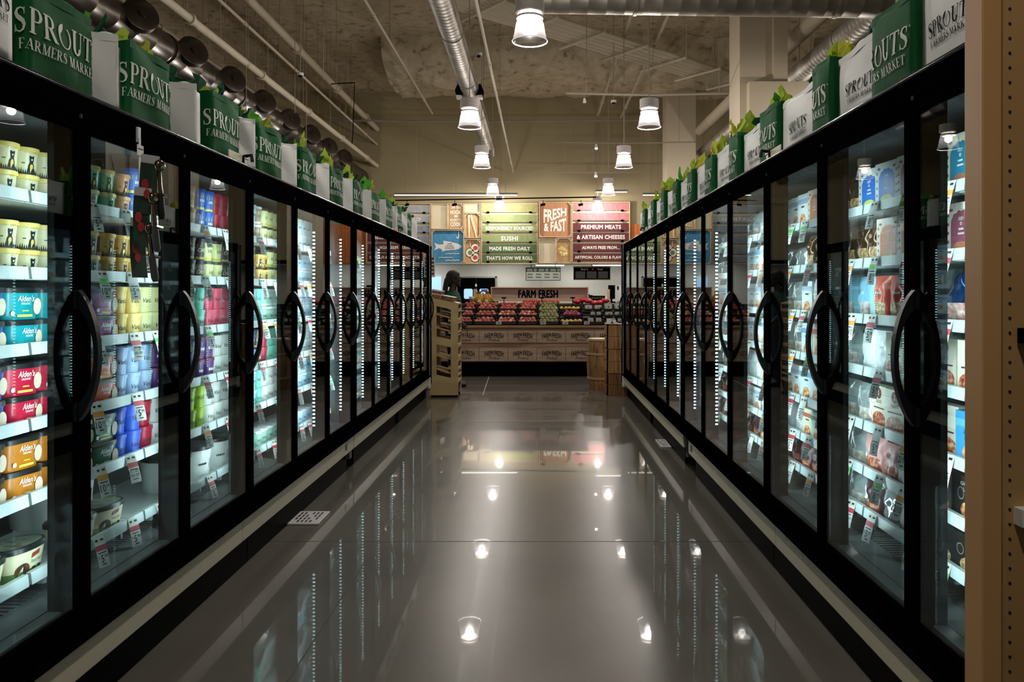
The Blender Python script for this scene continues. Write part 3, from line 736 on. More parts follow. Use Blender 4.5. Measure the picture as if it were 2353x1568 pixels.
panel('empty cream sign box beside the hook panel',437,588,155,382,backing,False,'sign_box')
panel('empty cream sign box above the chopsticks panel',733,880,152,236,backing,False,'sign_box')
panel('empty cream sign box left of the cheese panel',1402,1556,466,690,backing,False,'sign_box')
t,bo=panel('tan framed panel about hook and cooking, above fish panel',588,730,152,382,kraft)
line(bo,'OFF THE',657,187,95,22,whitel,bold=.02); line(bo,'HOOK',657,228,100,32,whitel); line(bo,'READY TO',657,298,102,22,whitel,bold=.02); line(bo,'COOK',657,336,100,34,whitel)
g=MB(); g.flat(rect2(bx(632),bx(682),bz(266),bz(264)),(0,-.006,0),(1,0,0),(0,0,1),1); g.flat(disc2(bx(657),bz(264),.06,.04,6),(0,-.007,0),(1,0,0),(0,0,1),1); g.build('ornament',whitel,bo)
blue=slatmat('fish_blue',(52,120,160),(76,148,186))
t,bo=panel('blue framed panel with a white fish and hook',440,732,388,694,blue)
g=MB(); P=lambda X,Y:(bx(X),bz(Y))
fish=[(462,503),(505,520),(548,516),(543,485),(598,492),(660,508),(690,518),(712,536),(690,556),(655,566),(628,568),(570,572),(535,583),(530,562),(502,553),(462,572),(478,538)]
g.flat(([P(*p) for p in fish],[tuple(range(len(fish)))]),(0,-.008,0),(1,0,0),(0,0,1),1); g.build('fish_shape',M('fish_white',(218,218,212),.7),bo)
line(bo,'100%',603,512,44,12,M('fish_tan',(120,110,90),.7)); line(bo,'RESPONSIBLY',603,531,72,9,MATS['fish_tan']); line(bo,'SOURCED',603,550,84,14,MATS['fish_tan'])
g=MB()
for o in bo.children:
    if o.name.startswith('lettering'):
        for v in o.data.vertices: v.co.y-=.006
hk=[(682,398),(683,440),(680,460),(672,466),(665,458),(668,450)]
g.tube([(bx(a),-.012,bz(b_)) for a,b_ in hk],.018,6)
for yy,xa,xb in ((603,565,690),(637,500,625),(662,565,690)): g.tube([(bx(xa+(xb-xa)*i/12),-.01,bz(yy+2.5*math.sin(i*1.7))) for i in range(13)],.012,4)
g.build('line_art',whitel,bo)
t,bo=panel('tan framed panel with two chopsticks',735,880,238,464,kraft)
g=MB()
for a,b_ in (((778,252),(776,455)),((790,252),(842,455))): 
    g.tube([(bx(a[0]-(6 if a[0]<780 else 0)),-.012,bz(a[1])),(bx(b_[0]),-.012,bz(b_[1]))],[.05,.03],6)
g.build('chopsticks_art',M('art_pale',(226,200,170),.7),bo)
t,bo=panel('tan framed panel with three sushi rolls',735,880,472,694,kraft)
ringm=M('nori_black',(50,44,38),.7); ricem=M('rice_white',(232,226,212),.7)
for X,Y,c in ((833,550,(190,66,50)),(786,592,(120,132,70)),(831,636,(190,66,50))):
    g=MB(); g.flat(disc2(bx(X),bz(Y),.185,n=8),(0,-.008,0),(1,0,0),(0,0,1),1,0); g.flat(disc2(bx(X),bz(Y),.155,n=16),(0,-.011,0),(1,0,0),(0,0,1),1,1); g.flat(disc2(bx(X),bz(Y),.085,n=12),(0,-.014,0),(1,0,0),(0,0,1),1,2)
    g.build('sushi_art',[ringm,ricem,M('filling_%d'%c[0],c,.7)],bo)
g=MB(); g.tube([(bx(782),-.012,bz(482)),(bx(790),-.012,bz(545))],.022,5); g.tube([(bx(848),-.012,bz(482)),(bx(860),-.012,bz(528))],.022,5); g.build('chopsticks_art',MATS['art_pale'],bo)
t,bo=panel('orange-brown framed FRESH & FAST panel on the sign wall',1404,1698,138,456,slatmat('rust_board',(162,112,74),(184,134,94)))
line(bo,'FRESH',1549,257,205,116,whitel,wave=1); line(bo,'& FAST',1549,340,200,112,whitel,wave=2)
t,bo=panel('tan framed panel with a wedge of cheese',1558,1698,462,690,kraft)
g=MB()
g.flat(([P(1575,560),P(1610,527),P(1672,580)],[(0,1,2)]),(0,-.008,0),(1,0,0),(0,0,1),1,0)
g.flat(([P(1575,560),P(1672,580),P(1672,626),P(1582,602)],[(0,1,2,3)]),(0,-.009,0),(1,0,0),(0,0,1),1,1)
for X,Y,r in ((1605,590,.045),(1628,606,.06),(1650,596,.05),(1612,612,.04)): g.flat(disc2(bx(X),bz(Y),r,n=10),(0,-.012,0),(1,0,0),(0,0,1),1,2)
g.build('cheese_art',[M('cheese_pale',(226,196,130),.7),M('cheese_yellow',(206,160,66),.7),M('cheese_hole',(238,220,170),.7)],bo)
# hanging menus
Y=28.5; x0,x1=sx(1208,Y),sx(1288,Y); z1,z0=sz(615,Y),sz(645,Y)
t=thing('menu_screen','hanging black-framed green and white menu screen, left of two','screen',(0,Y,0))
g=MB(); g.box(x0,x1,-.03,.03,z0,z1); g.build('screen_frame',blackmat,t)
g=MB(); q=.02; sc=[M('menu_green',(44,66,44),.5,emit=.25),M('menu_grey',(170,172,158),.5,emit=.35),M('menu_dark',(40,40,36),.6)]
g.box(x0+q,x1-q,-.034,-.03,z1-.17,z1-q,0); g.box(x0+q,x1-q,-.034,-.03,z0+q,z1-.17,1)
for i in range(4):
    for k in range(2):
        g.box(x0+.06+i*.32,x0+.06+i*.32+.22,-.037,-.034,z0+.10+k*.11,z0+.125+k*.11,2); 
        g.box(x0+.06+i*.32,x0+.06+i*.32+.18,-.037,-.034,z0+.14+k*.11,z0+.155+k*.11,2)
for i in range(3): g.flat(disc2(x0+.36+i*.44,z1-.09,.05,n=12,inner=.55),(0,-.037,0),(1,0,0),(0,0,1),1,1); g.box(x0+.05+i*.44,x0+.25+i*.44,-.037,-.034,z1-.085,z1-.06,1); g.box(x0+.05+i*.44,x0+.25+i*.44,-.037,-.034,z1-.13,z1-.11,1)
g.build('menu_display',sc,t)
g=MB(); g.tube([(x0+.2,0,z1),(x0+.2,0,2.56)],.012,5); g.tube([(x1-.2,0,z1),(x1-.2,0,2.56)],.012,5); g.build('hanging_bracket',blackmat,t)
x0,x1=sx(1318,Y),sx(1402,Y); z1,z0=sz(613,Y),sz(643,Y)
t=thing('deli_sign',"black hanging deli sign in a brown frame, lettered Boar's Head" if False else 'black hanging deli sign with three dark panels in brown frame','sign',(0,Y,0))
g=MB(); g.box(x0,x1,-.03,.03,z0,z1); g.build('sign_board',blackmat,t)
g=MB(); g.box(x0-.01,x1+.01,-.045,.03,z1-.04,z1+.01); g.box(x0-.01,x1+.01,-.045,.03,z0-.01,z0+.02); g.build('sign_frame',M('frame_brown',(104,80,60),.6),t)
g=MB(); g.flat(shift2(fit(serif('SPOT')[0] if False else text("Boar's",.01),3.6),0,0),((x0+x1)/2-.28,-.034,z1-.135),(1,0,0),(0,0,1),.075); g.flat(fit(text("Head",.01),2.6),((x0+x1)/2+.30,-.034,z1-.135),(1,0,0),(0,0,1),.075)
g.build('lettering',M('gold_letters',(196,180,150),.6),t)
g=MB(); g.flat(disc2((x0+x1)/2+.03,z1-.10,.045,.04,10),(0,-.034,0),(1,0,0),(0,0,1),1); g.build('emblem',M('emblem_maroon',(120,40,40),.6),t)
for i in range(3): 
    g=MB(); a=x0+.07+i*(x1-x0-.10)/3; g.box(a,a+(x1-x0-.10)/3-.06,-.036,-.03,z0+.05,z1-.18); g.build('menu_panel',M('panel_dark',(38,36,32),.5),t)
g=MB(); g.tube([((x0+x1)/2,0,z1),((x0+x1)/2,0,2.56)],.01,5); g.build('hanging_bracket',blackmat,t)
# double doors in the back wall
Y=29.96; x0,x1=sx(1051,Y),sx(1138,Y); z1=sz(639,Y); xm=(x0+x1)/2
d=MB(); d.box(x0,xm-.01,-.06,.0,.02,z1); o=d.build('door_1',blackmat,loc=(0,Y,0)); struct(o)
d=MB(); d.box(xm+.01,x1,-.06,.0,.02,z1); o2=d.build('door_2',blackmat,loc=(0,Y,0)); struct(o2)
win=M('door_window_daylight',(150,190,232),.4,emit=.9,ecol=(150,192,240))
def rrect(cx,cz_,w_,h_,r):
    p=[]
    for (sx_,sy_,a0) in ((1,1,0),(-1,1,90),(-1,-1,180),(1,-1,270)):
        for k in range(5):
            a=math.radians(a0+k*22.5); p.append((cx+sx_*(w_/2-r)+r*math.cos(a),cz_+sy_*(h_/2-r)+r*math.sin(a)))
    return p
for (pxa,pxb,oo) in ((1066.5,1086.5,o),(1102,1122.5,o2)):
    g=MB(); cx=(sx(pxa,Y)+sx(pxb,Y))/2; w_=sx(pxb,Y)-sx(pxa,Y); zc=(sz(664,Y)+sz(687,Y))/2; h_=sz(664,Y)-sz(687,Y)
    g.prism(rrect(cx,zc,w_,h_,.06),-.075,-.05,'y',0); g.build('door_window',win,oo)
    g=MB(); k=MB()
g=MB(); g.box(sx(1106,Y),sx(1121,Y),-.085,-.076,sz(671,Y),sz(665,Y)); g.box(sx(1108,Y),sx(1112,Y),-.085,-.076,sz(680,Y),sz(673,Y)); g.box(sx(1116,Y),sx(1120,Y),-.085,-.076,sz(678,Y),sz(673,Y)); g.build('door_notice',M('notice_blue',(70,80,150),.6),o2)
g=MB(); g.box(xm-.04,xm+.03,-.075,-.06,sz(659,Y),sz(653,Y)); g.build('door_handle',wht,o2)
steel=M('brushed_steel',(150,150,146),.35,.9)
g=MB(); g.box(x0-.06,x0,-.08,.02,0,z1+.06); g.box(x1,x1+.06,-.08,.02,0,z1+.06); g.box(x0-.06,x1+.06,-.08,.02,z1,z1+.06); struct(g.build('trim_5',steel,loc=(0,Y,0)))
g=MB(); g.box(sx(990,Y),sx(1014,Y),-.02,.03,sz(672,Y),sz(636,Y)); struct(g.build('window_1',win,loc=(0,Y,0)))
# service counter far behind, right of the produce sign
Y=24.0
t=thing('service_counter','low white deli counter behind the produce display','counter',(0,Y-.6,0))
g=MB(); g.box(sx(1128,Y),sx(1500,Y),0,.9,0,1.10); g.build('counter_body',wht,t); g=MB(); g.box(sx(1126,Y),sx(1502,Y),-.05,.95,1.10,1.15); g.build('counter_top',steel,t)
# ---------------------------------------------------------------- produce display
YC=13.2
plank=RAMP('weathered_plank',[(.25,(140,108,86)),(.5,(180,146,122)),(.75,(206,176,152))],(1.3,3,16),.6,6,dist=.6)
plank2=RAMP('weathered_plank_light',[(.25,(172,142,120)),(.5,(206,178,154)),(.75,(226,202,180))],(1.3,3,16),.6,6,dist=.6)
binm=M('bin_black',(26,20,18),.5); ledge=RAMP('ledge_wood',[(.3,(156,122,84)),(.7,(190,158,116))],(1.5,8,8),.5,4)
brand=M('brand_brown',(40,24,20),.7)
t=thing('produce_display','long wooden produce counter of stencilled crates with black stepped bins','display',(0,YC,0))
XA,XZ=sx(955,YC),sx(1530,YC)
g=MB(); g.box(XA,XZ,.06,1.3,0,.25); g.build('kick_base',blackmat,t)
g=MB(); g.box(XA,XZ,.02,1.3,.25,.845); g.build('counter_body',plank,t)
g=MB(); g.box(XA,XZ,-.04,.25,.845,.885); g.build('ledge',ledge,t,bevel=.006)
pw=66.3/F*YC
def arc_text(s,w,h,sag,bold=-.022):
    vs,fs=text(s,bold,'CENTER',.72); w0=width((vs,fs)); k=w/w0; x0=min(v[0] for v in vs)
    out=[]
    for x,y in vs:
        xx=(x-x0-w0/2)*k; q=abs(xx)/(w/2); out.append((xx,(y*h*(1+.35*q*q*0)-sag*q*q)))
    return (out,fs)
FF=arc_text('FARM·FRESH',.33,.085,.020); PR=None
pv,pf=text('Produce',.005,'CENTER',.8,.35); w0=width((pv,pf)); PR=([(x*.19/w0,y*.055) for x,y in pv],pf)
xk=sx(1233.3,YC)
while xk>XA+.0: xk-=pw
xs_=[]
while xk<XZ: xs_.append(xk); xk+=pw
for a in xs_:
    a0=max(a,XA); a1=min(a+pw,XZ)
    if a1-a0<.05: continue
    for (z0,z1) in ((sz(830,YC),sz(799.5,YC)),(sz(788,YC),sz(760.5,YC))):
        zz0,zz1=(z0,z1)
        g=MB(); g.box(a0+.005,a1-.005,-.012,.02,z0,z1,0)
        pn=g.build('crate_front',plank2,t,bevel=.002)
        cx=a+pw/2
        if a0==a and a1==a+pw:
            g=MB(); g.flat(FF,(cx+.01,-.0135,z0+(z1-z0)*.42),(1,0,0),(0,0,1),1); g.flat(PR,(cx+.01,-.0135,z0+(z1-z0)*.12),(1,0,0),(0,0,1),1); g.build('stencil',brand,pn)
# bins: three tiers
tiers=[(.0,.885,.945,739),(.34,1.01,1.08,0),(.68,1.12,1.19,0)]
TY=[YC+.02,YC+.36,YC+.70]; TZ=[.953,1.062,1.165]   # front lip position and top height of each tier
bins=sorted(set([sx(p,YC) for p in (960,1012,1037,1087,1140,1188,1236,1286,1340,1388,1436,1484,1530)]))
for i in range(len(bins)-1):
    for k in range(3):
        g=MB(); a,b_=bins[i]+.004,bins[i+1]-.004; y0=TY[k]-YC; z=TZ[k]
        g.box(a,b_,y0,y0+.015,z-(.068 if k==0 else .028),z); g.box(a,a+.01,y0,y0+.33,z-.06,z+.03); g.box(b_-.01,b_,y0,y0+.33,z-.06,z+.03); g.prism([(y0,z-.068),(y0+.34,z-.0),(y0+.34,z+.012),(y0,z-.05)],a,b_,'x')
        g.build('bin',binm,t)
g=MB(); g.box(XA,XZ,1.0,1.27,.84,1.245); g.build('back_riser',binm,t)
# tickets on the ledge face
for px in (1146,1248,1299,1348): 
    x=sx(px,YC); z=sz(742.5,YC); g=MB(); g.box(x-.048,x+.048,-.012,-.008,z-.026,z+.026,0)
    g.flat(text('#3'),(x,-.0135,z-.012),(1,0,0),(0,0,1),.024,1); g.box(x-.048,x+.048,-.013,-.008,z-.03,z-.026,2)
    g.build('price_card',[paper,ink,blackmat],t)
# fruit
def fruitmat(n,a,b_,c_,sc=7): return RAMP(n,[(.35,a),(.5,b_),(.65,c_)],(sc,sc,sc),.4,2)
peach=fruitmat('fruit_peach',(120,34,34),(168,70,60),(204,128,96),9); nect=fruitmat('fruit_nectarine',(130,26,32),(176,72,62),(226,186,136),12)
mango=fruitmat('fruit_mango',(84,96,50),(120,128,70),(156,120,72),7); pome=fruitmat('fruit_pomegranate',(120,20,40),(150,34,56),(176,60,76),8)
ymango=fruitmat('fruit_yellow_mango',(196,150,50),(216,178,70),(226,196,96),8); apple=fruitmat('fruit_red_apple',(150,24,26),(196,50,44),(214,96,70),10)
def fruit_mesh(kind,mat):
    g=MB(); n=14
    prof={'peach':[(.001,-.036),(.02,-.035),(.034,-.022),(.040,-.002),(.037,.018),(.026,.032),(.010,.035),(.004,.030),(.001,.029)],
          'mango':[(.001,-.042),(.022,-.038),(.036,-.022),(.041,.0),(.037,.022),(.024,.040),(.008,.048),(.001,.049)],
          'pome':[(.001,-.042),(.025,-.038),(.041,-.02),(.046,.0),(.040,.024),(.022,.038),(.012,.043),(.014,.058),(.008,.056),(.001,.045)]}[kind]
    g.lathe(prof,n,cap=False); return g.mesh(kind,mat,True)
FM={'nectarine':fruit_mesh('peach',nect),'peach':fruit_mesh('peach',peach),'mango':fruit_mesh('mango',mango),'pomegranate':fruit_mesh('pome',pome),'golden mango':fruit_mesh('mango',ymango),'red apple':fruit_mesh('peach',apple)}
TN=['lower','middle','upper']
def put_fruit(kind,bi,tier,per,rowsn,a,b_,label_bin):
    rows_n=['front','second','back','top']
    for r_ in range(rowsn):
        n=per-(r_%2)
        for q in range(n):
            x=a+.055+(b_-a-.11)*(q+.5*(r_%2))/(per-1)+R.uniform(-.006,.006)
            if x<sx(1058,YC): continue
            y=TY[tier]+.055+r_*.060+R.uniform(-.006,.006); z=TZ[tier]-.004+.042*r_
            o=bpy.data.objects.new(kind.replace(' ','_'),FM[kind]); C.objects.link(o); o.location=(x,y,z)
            o.rotation_euler=(R.uniform(-.8,.8),R.uniform(-.8,.8),R.uniform(0,6)); sc=R.uniform(.92,1.08); o.scale=(sc,)*3
            tag(o,f'{kind}, {ORD[q]} from left, {rows_n[r_]} row, {TN[tier]} tier, {label_bin} bin',kind.split()[-1],f'{kind}s in the {TN[tier]} tier of the {label_bin} bin')
binlist=[(1012,1037,'peach','leftmost'),(1037,1087,'peach','first peach'),(1087,1140,'peach','second peach'),(1140,1188,'nectarine','first nectarine'),(1188,1236,'nectarine','second nectarine'),(1236,1286,'mango','green mango')]
for i,(p0,p1,kd,lb) in enumerate(binlist):
    for k in range(3): put_fruit(kd,i,k,5,3 if (k==2 or kd=='mango') else 2,sx(p0,YC),sx(p1,YC),lb)
put_fruit('golden mango',6,0,5,1,sx(1286,YC),sx(1340,YC),'yellow mango'); put_fruit('pomegranate',6,1,4,2,sx(1294,YC),sx(1338,YC),'pomegranate'); put_fruit('golden mango',6,2,5,1,sx(1286,YC),sx(1340,YC),'top yellow mango')
for q in range(13):
    x=sx(1205+q*6.2,YC+1.1)+R.uniform(-.02,.02); o=bpy.data.objects.new('red_apple',FM['red apple']); C.objects.link(o); o.location=(x,YC+1.05+R.uniform(-.02,.02),1.282+R.uniform(0,.006)); o.rotation_euler=(R.random(),R.random(),R.random())
    tag(o,f'red apple heaped below the farm fresh sign, {ORD[q]} from left','apple','red apples heaped under the sign')
# clamshells
clear=glass('clam_clear',(236,240,238),1.45,1.6)
def clamshell(label,x,y,z,food,lab,w_=.085,d_=.06,h_=.07,grp=None):
    t=thing('clamshell_pack',label,'fruit pack',(x,y,z),0,grp)
    g=MB(); g.lathe([(.88,0),(1,.02),(1,h_*.55),(1.06,h_*.56),(1.06,h_*.62),(.95,h_*.64),(.90,h_),(.001,h_)],20,sx_=w_,sy_=d_,pw=5); g.build('clear_shell',clear,t,smooth=True)
    g=MB(); g.lathe([(.80,.004),(.92,.02),(.92,h_*.5),(.80,h_*.85),(.001,h_*.88)],16,sx_=w_,sy_=d_,pw=4); g.build('contents',food,t,smooth=True)
    g=MB(); g.box(-w_*.72,w_*.72,-d_*1.07-.001,-d_*1.07,.012,h_*.95,0); g.flat(disc2(0,h_*.45,w_*.2,n=10),(0,-d_*1.08-.0005,0),(1,0,0),(0,0,1),1,1); g.build('paper_label',[paper,lab],t)  # label widened so its white stands in for the bright look of the packs
f1=fruitmat('food_tan',(150,110,70),(190,150,96),(226,206,160),30); f2=fruitmat('food_berry',(40,14,26),(70,24,40),(110,40,50),40); f3=fruitmat('food_green',(90,110,60),(190,190,160),(220,214,196),30)
lbo=M('label_ochre',(206,160,70),.6); lbg=M('label_green',(80,130,60),.6)
def row_clams(px0,px1,n,y,z,food,lab,what,h_):
    for q in range(n):
        x=sx(px0+(px1-px0)*(q+.5)/n,y); clamshell(f'{what}, {ORD[q]} from left',x,y,z,food,lab,w_=(px1-px0)/n/F*y*.46,h_=h_,grp=what)
row_clams(1341,1385,2,TY[2]+.10,TZ[2]-.02,f1,lbo,'tan clear pack in the upper tier beside crates',.09)
row_clams(1355,1382,2,TY[1]+.10,TZ[1]-.03,f1,lbo,'ochre-labelled clear pack in the middle tier',.09)
row_clams(1348,1384,2,TY[0]+.10,TZ[0]-.03,f2,lbo,'dark berry pack in the lower tier',.10)
row_clams(1386,1432,2,TY[2]+.10,TZ[2]-.02,f3,lbg,'green-labelled clear pack, upper tier at right end',.12)
row_clams(1388,1432,2,TY[1]+.10,TZ[1]-.03,f3,lbg,'pale pack in the middle tier at right end',.09)
row_clams(1398,1434,2,TY[0]+.12,TZ[0]-.03,f2,lbo,'dark pack in the lower tier behind white card holder',.09)
# melon cuts
melon=M('melon_pink',(206,52,66),.35,var=.2,vscale=12)
for q in range(6):
    x=sx(1326+q*13,YC+1.15); g=MB(); g.ball((0,0,0),.085,16,0,(1,.8,.55)); o=g.build('watermelon_half',melon,loc=(x,YC+1.12,1.29+.03*math.sin(q*1.4)),smooth=True)
    tag(o,f'wrapped pink watermelon piece behind the clear packs, {ORD[q]} from left','watermelon','watermelon pieces behind the clear packs')
# yellow mesh fruit bags
net=RAMP('net_yellow',[(.35,(150,96,20)),(.65,(214,160,40))],(60,60,60),.35,2)
for q,(px,l) in enumerate(((1101,'amber plastic bag of fruit left of the farm fresh sign, left one'),(1118,'amber plastic bag of fruit touching the farm fresh sign frame'))):
    g=MB(); g.lathe([(.001,0),(.09,.01),(.115,.06),(.105,.13),(.05,.175),(.03,.20),(.07,.235),(.001,.225)],18,sy_=.6); 
    g.v=[(x+noise.noise(Vector((x*20,y*20,z*20+q)))*.035,y,z+noise.noise(Vector((x*15,y*15,q)))*.012) for x,y,z in g.v]
    t=thing('fruit_bag',l,'bag',(sx(px,YC+1),YC+1.12,1.25)); g.build('plastic_bag',net,t,smooth=True)
    g=MB(); g.box(-.03,.03,-.078,-.072,.03,.08); g.build('paper_label',paper,t)
p=Vector((sx(1083,YC+.9),YC+.95,1.255)); t=thing('jar_tower','grey tub with white lid left of the amber fruit bags','tub',p)
g=MB(); g.lathe([(.042,0),(.045,.09),(.001,.09)],18); g.build('tub_body',M('tub_grey',(110,112,110),.5),t,smooth=True); g=MB(); g.lathe([(.047,.09),(.05,.13),(.001,.135)],18); g.build('tub_lid',paper,t,smooth=True)
g=MB(); g.box(-.03,.03,-.03,.03,0,.34); tag(g.build('wooden_post',maple,loc=(sx(1092,YC+1.2),YC+1.22,1.19)),'short wooden post behind the amber fruit bags','post')
for i,(px,Yq) in enumerate(((1158,YC+.95),(1245,YC+.95),(1316,YC+.95))):
    t=thing('sign_holder',f'black T-shaped card holder above the fruit, {ORD[i]} from left','sign holder',(sx(px,Yq),Yq,1.20)); g=MB(); g.box(-.008,.008,-.006,.006,0,.16); g.build('holder_stem',blackmat,t); g=MB(); g.box(-.045,.045,-.008,.008,.15,.175); g.build('holder_head',blackmat,t)
# farm fresh sign
Y=YC+1.28; x0,x1=sx(1128,Y),sx(1352,Y); z1,z0=sz(660,Y),sz(690.5,Y)
t=thing('farm_fresh_sign','long framed plank sign reading FARM FRESH above the fruit','sign',(0,Y,0))
g=MB(); g.box(x0+.02,x1-.02,-.0,.03,z0,z1-.02); bo=g.build('sign_board',RAMP('pinkish_plank',[(.25,(150,120,108)),(.5,(184,156,142)),(.75,(200,176,162))],(1.3,3,20),.6,6,dist=.5),t)
g=MB(); k=.022; g.box(x0,x1,-.04,.05,z1-k,z1); g.box(x0,x1,-.04,.05,z0-.02,z0+.005); g.box(x0,x0+k,-.04,.05,z0,z1-k); g.box(x1-k,x1,-.04,.05,z0,z1-k); g.build('sign_frame',maple,t,bevel=.003)
g=MB(); hh=17/F*Y; vs,fs=text('FARM FRESH',-.05,'CENTER',.62,spacing=1.06); w0=width((vs,fs)); W=92/F*Y; x_0=min(v[0] for v in vs); vs=[((x-x_0-w0/2)*W/w0/hh,y) for x,y in vs]
g.flat((vs,fs),(sx(1236.5,Y),-.004,sz(684,Y)),(1,0,0),(0,0,1),hh); g.build('lettering',brand,bo)
g=MB(); g.box(x0+.1,x0+.14,0,.03,.3,z0); g.box(x1-.14,x1-.1,0,.03,.3,z0); g.build('support_post',maple,t)
# objects behind the produce, right
Y=23.7
t=thing('cash_register','black point-of-sale screen on the deli counter, far right','register',(sx(1405,Y),Y,1.15)); g=MB(); g.box(-.10,.11,-.03,.03,.12,.55); g.build('screen',blackmat,t); g=MB(); g.box(-.12,.12,-.1,.1,0,.04); g.box(-.03,.03,-.02,.02,.04,.14); g.build('screen_stand',blackmat,t)
t=thing('wooden_stand','upright wooden menu stand beside the black screen','stand',(sx(1398,Y),Y-.15,1.15)); g=MB(); g.box(-.05,.03,-.02,.02,0,.42); g.build('stand_board',maple,t); g=MB(); g.box(-.07,.05,-.06,.06,0,.02); g.build('stand_foot',maple,t)
t=thing('espresso_machine','low black appliance with row of round gauges on counter','appliance',(sx(1372,Y),Y,1.15)); g=MB(); g.box(-.23,.24,-.1,.1,.06,.22); g.build('machine_body',blackmat,t,bevel=.01)
g=MB()
for i in range(5): g.flat(disc2(-.15+i*.08,.15,.028,n=14,inner=.7),(0,-.105,0),(1,0,0),(0,0,1),1)
g.build('gauge',M('gauge_gold',(150,130,90),.4),t)
g=MB(); g.box(-.22,.23,-.12,-.1,.0,.06); g.build('drip_tray',steel,t)
t=thing('tablet','small lit tablet standing left of the black appliance','tablet',(sx(1358,Y),Y,1.15)); g=MB(); g.box(-.05,.05,-.01,.01,.02,.24); g.build('tablet_case',blackmat,t); g=MB(); g.box(-.035,.035,-.014,-.01,.05,.2); g.build('tablet_screen',win,t); g=MB(); g.box(-.05,.05,-.04,.04,0,.02); g.build('tablet_foot',blackmat,t)
t=thing('bottle','white squeeze bottle on the counter beside wooden stand','bottle',(sx(1392,Y),Y-.2,1.15)); g=MB(); g.lathe([(.03,0),(.032,.15),(.015,.19),(.012,.2)],14); g.build('bottle_body',paper,t,smooth=True); g=MB(); g.lathe([(.014,.2),(.006,.24)],10); g.build('bottle_cap',paper,t)
t=thing('green_bottle','green round bottle at right edge of the produce sign','bottle',(sx(1352,Y),Y-.1,1.15)); g=MB(); g.lathe([(.09,0),(.10,.06),(.09,.14),(.03,.19),(.03,.24)],16); g.build('bottle_body',M('bottle_green',(20,80,50),.2),t,smooth=True); g=MB(); g.lathe([(.034,.24),(.034,.27)],12); g.build('bottle_cap',blackmat,t)
t=thing('poster','white poster with small dark square at far right counter','poster',(sx(1424,Y),Y,1.15)); g=MB(); g.box(-.09,.14,-.005,.005,.05,.55); g.build('poster_sheet',paper,t); g=MB(); g.box(-.08,-.03,-.008,-.005,.4,.52); g.build('poster_mark',blackmat,t); g=MB(); g.box(-.09,.14,-.03,.03,0,.05); g.build('poster_base',steel,t)
# ---------------------------------------------------------------- wooden rack at the left row end
rackm=RAMP('rack_birch',[(.3,(176,148,100)),(.7,(196,170,122))],(2,2,7),.5,4)
x0,x1=-1.525,-1.125; y0,y1=10.52,10.97
t=thing('wooden_rack','tall birch display rack with slanted openings at left row end','rack',(0,0,0))
def ztop(x): return 1.39-(x-x0)/(x1-x0)*.078
def side(g,ya,yb):
    # panel with two slanted windows
    wx0,wx1=sx(1003,10.52),sx(1036,10.52)
    zz=lambda py:sz(610+py/5.058,10.52); 
    P_=[(x0,0.02),(x1,0.02),(x1,ztop(x1)),(x0,ztop(x0))]
    g.prism([(x0,.03),(wx0,.03),(wx0,ztop(wx0)),(x0,ztop(x0))],ya,yb,'y'); g.prism([(wx1,.03),(x1,.03),(x1,ztop(x1)),(wx1,ztop(wx1))],ya,yb,'y')
    def bar(la,lb,ra,rb): g.prism([(wx0,la),(wx1,ra),(wx1,rb),(wx0,lb)],ya,yb,'y')
    bar(zz(473),ztop(wx0),zz(512),ztop(wx1)); bar(zz(918),zz(828),zz(955),zz(863)); bar(.03,zz(1275),.03,zz(1310))
g=MB(); side(g,y0,y0+.02); g.build('side_panel',rackm,t); g=MB(); side(g,y1-.02,y1); g.build('side_panel',rackm,t)
g=MB(); g.box(x0,x0+.02,y0+.02,y1-.02,.03,1.36); g.build('back_panel',rackm,t)
for i,(pl_,pr_) in enumerate(((560,605),(718,762),(1042,1085),(1200,1250))):
    za,zb=sz(610+pl_/5.058,10.52),sz(610+pr_/5.058,10.52); 
    g=MB(); sl=(zb-za)/(sx(1036,10.52)-sx(1003,10.52)); zx=lambda x: za+(x-sx(1003,10.52))*sl
    g.prism([(x0+.02,zx(x0+.02)-.018),(x1,zx(x1)-.018),(x1,zx(x1)),(x0+.02,zx(x0+.02))],y0+.02,y1-.02,'y'); g.build('shelf',rackm,t)
for i in range(7):
    z=.20+i*.165; g=MB(); g.prism([(x1-.14,z+.03),(x1,z),(x1,z+.035),(x1-.14,z+.065)],y0+.02,y1-.02,'y'); g.build('front_ledge',rackm,t)
g=MB(); g.prism([(x0,ztop(x0)-.02),(x1,ztop(x1)-.02),(x1,ztop(x1)),(x0,ztop(x0))],y0+.02,y1-.02,'y'); g.build('top_shelf',rackm,t)
g=MB(); g.box(x0+.02,x1-.02,y0+.03,y1-.03,0,.03); g.build('plinth',blackmat,t)
crust=fruitmat('food_crust',(120,60,26),(176,104,50),(214,160,96),30)
def bakery(label,x,y,z,w_,d_,rot):
    t=thing('bakery_box',label,'bakery box',(x,y,z)); t.rotation_euler=(0,rot,0)
    g=MB(); g.box(-w_/2,w_/2,-d_/2,d_/2,0,.035); g.build('bread_loaf',crust,t,bevel=.01); g=MB(); g.box(-w_/2-.004,w_/2+.004,-d_/2-.004,d_/2+.004,-.0,.045); g.build('clear_box',clear,t); g=MB(); g.box(-w_/2,w_/2,-d_/2,d_/2,.046,.056); g.build('paper_label',paper,t)
bakery('clear bakery box with white label on the rack top, upper left',-1.44,10.72,1.385,.15,.34,.19); bakery('clear bakery box on the rack top, lower right',-1.27,10.72,1.352,.16,.34,.19)
bakery('clear bakery box stacked on top at the rack left end',-1.435,10.72,1.442,.14,.30,.19)
bakery('clear bakery box inside the rack on its first shelf',-1.3,10.72,1.14,.16,.3,.21)
bakery('clear bakery box inside the rack on its second shelf',-1.3,10.72,.965,.18,.3,.21)
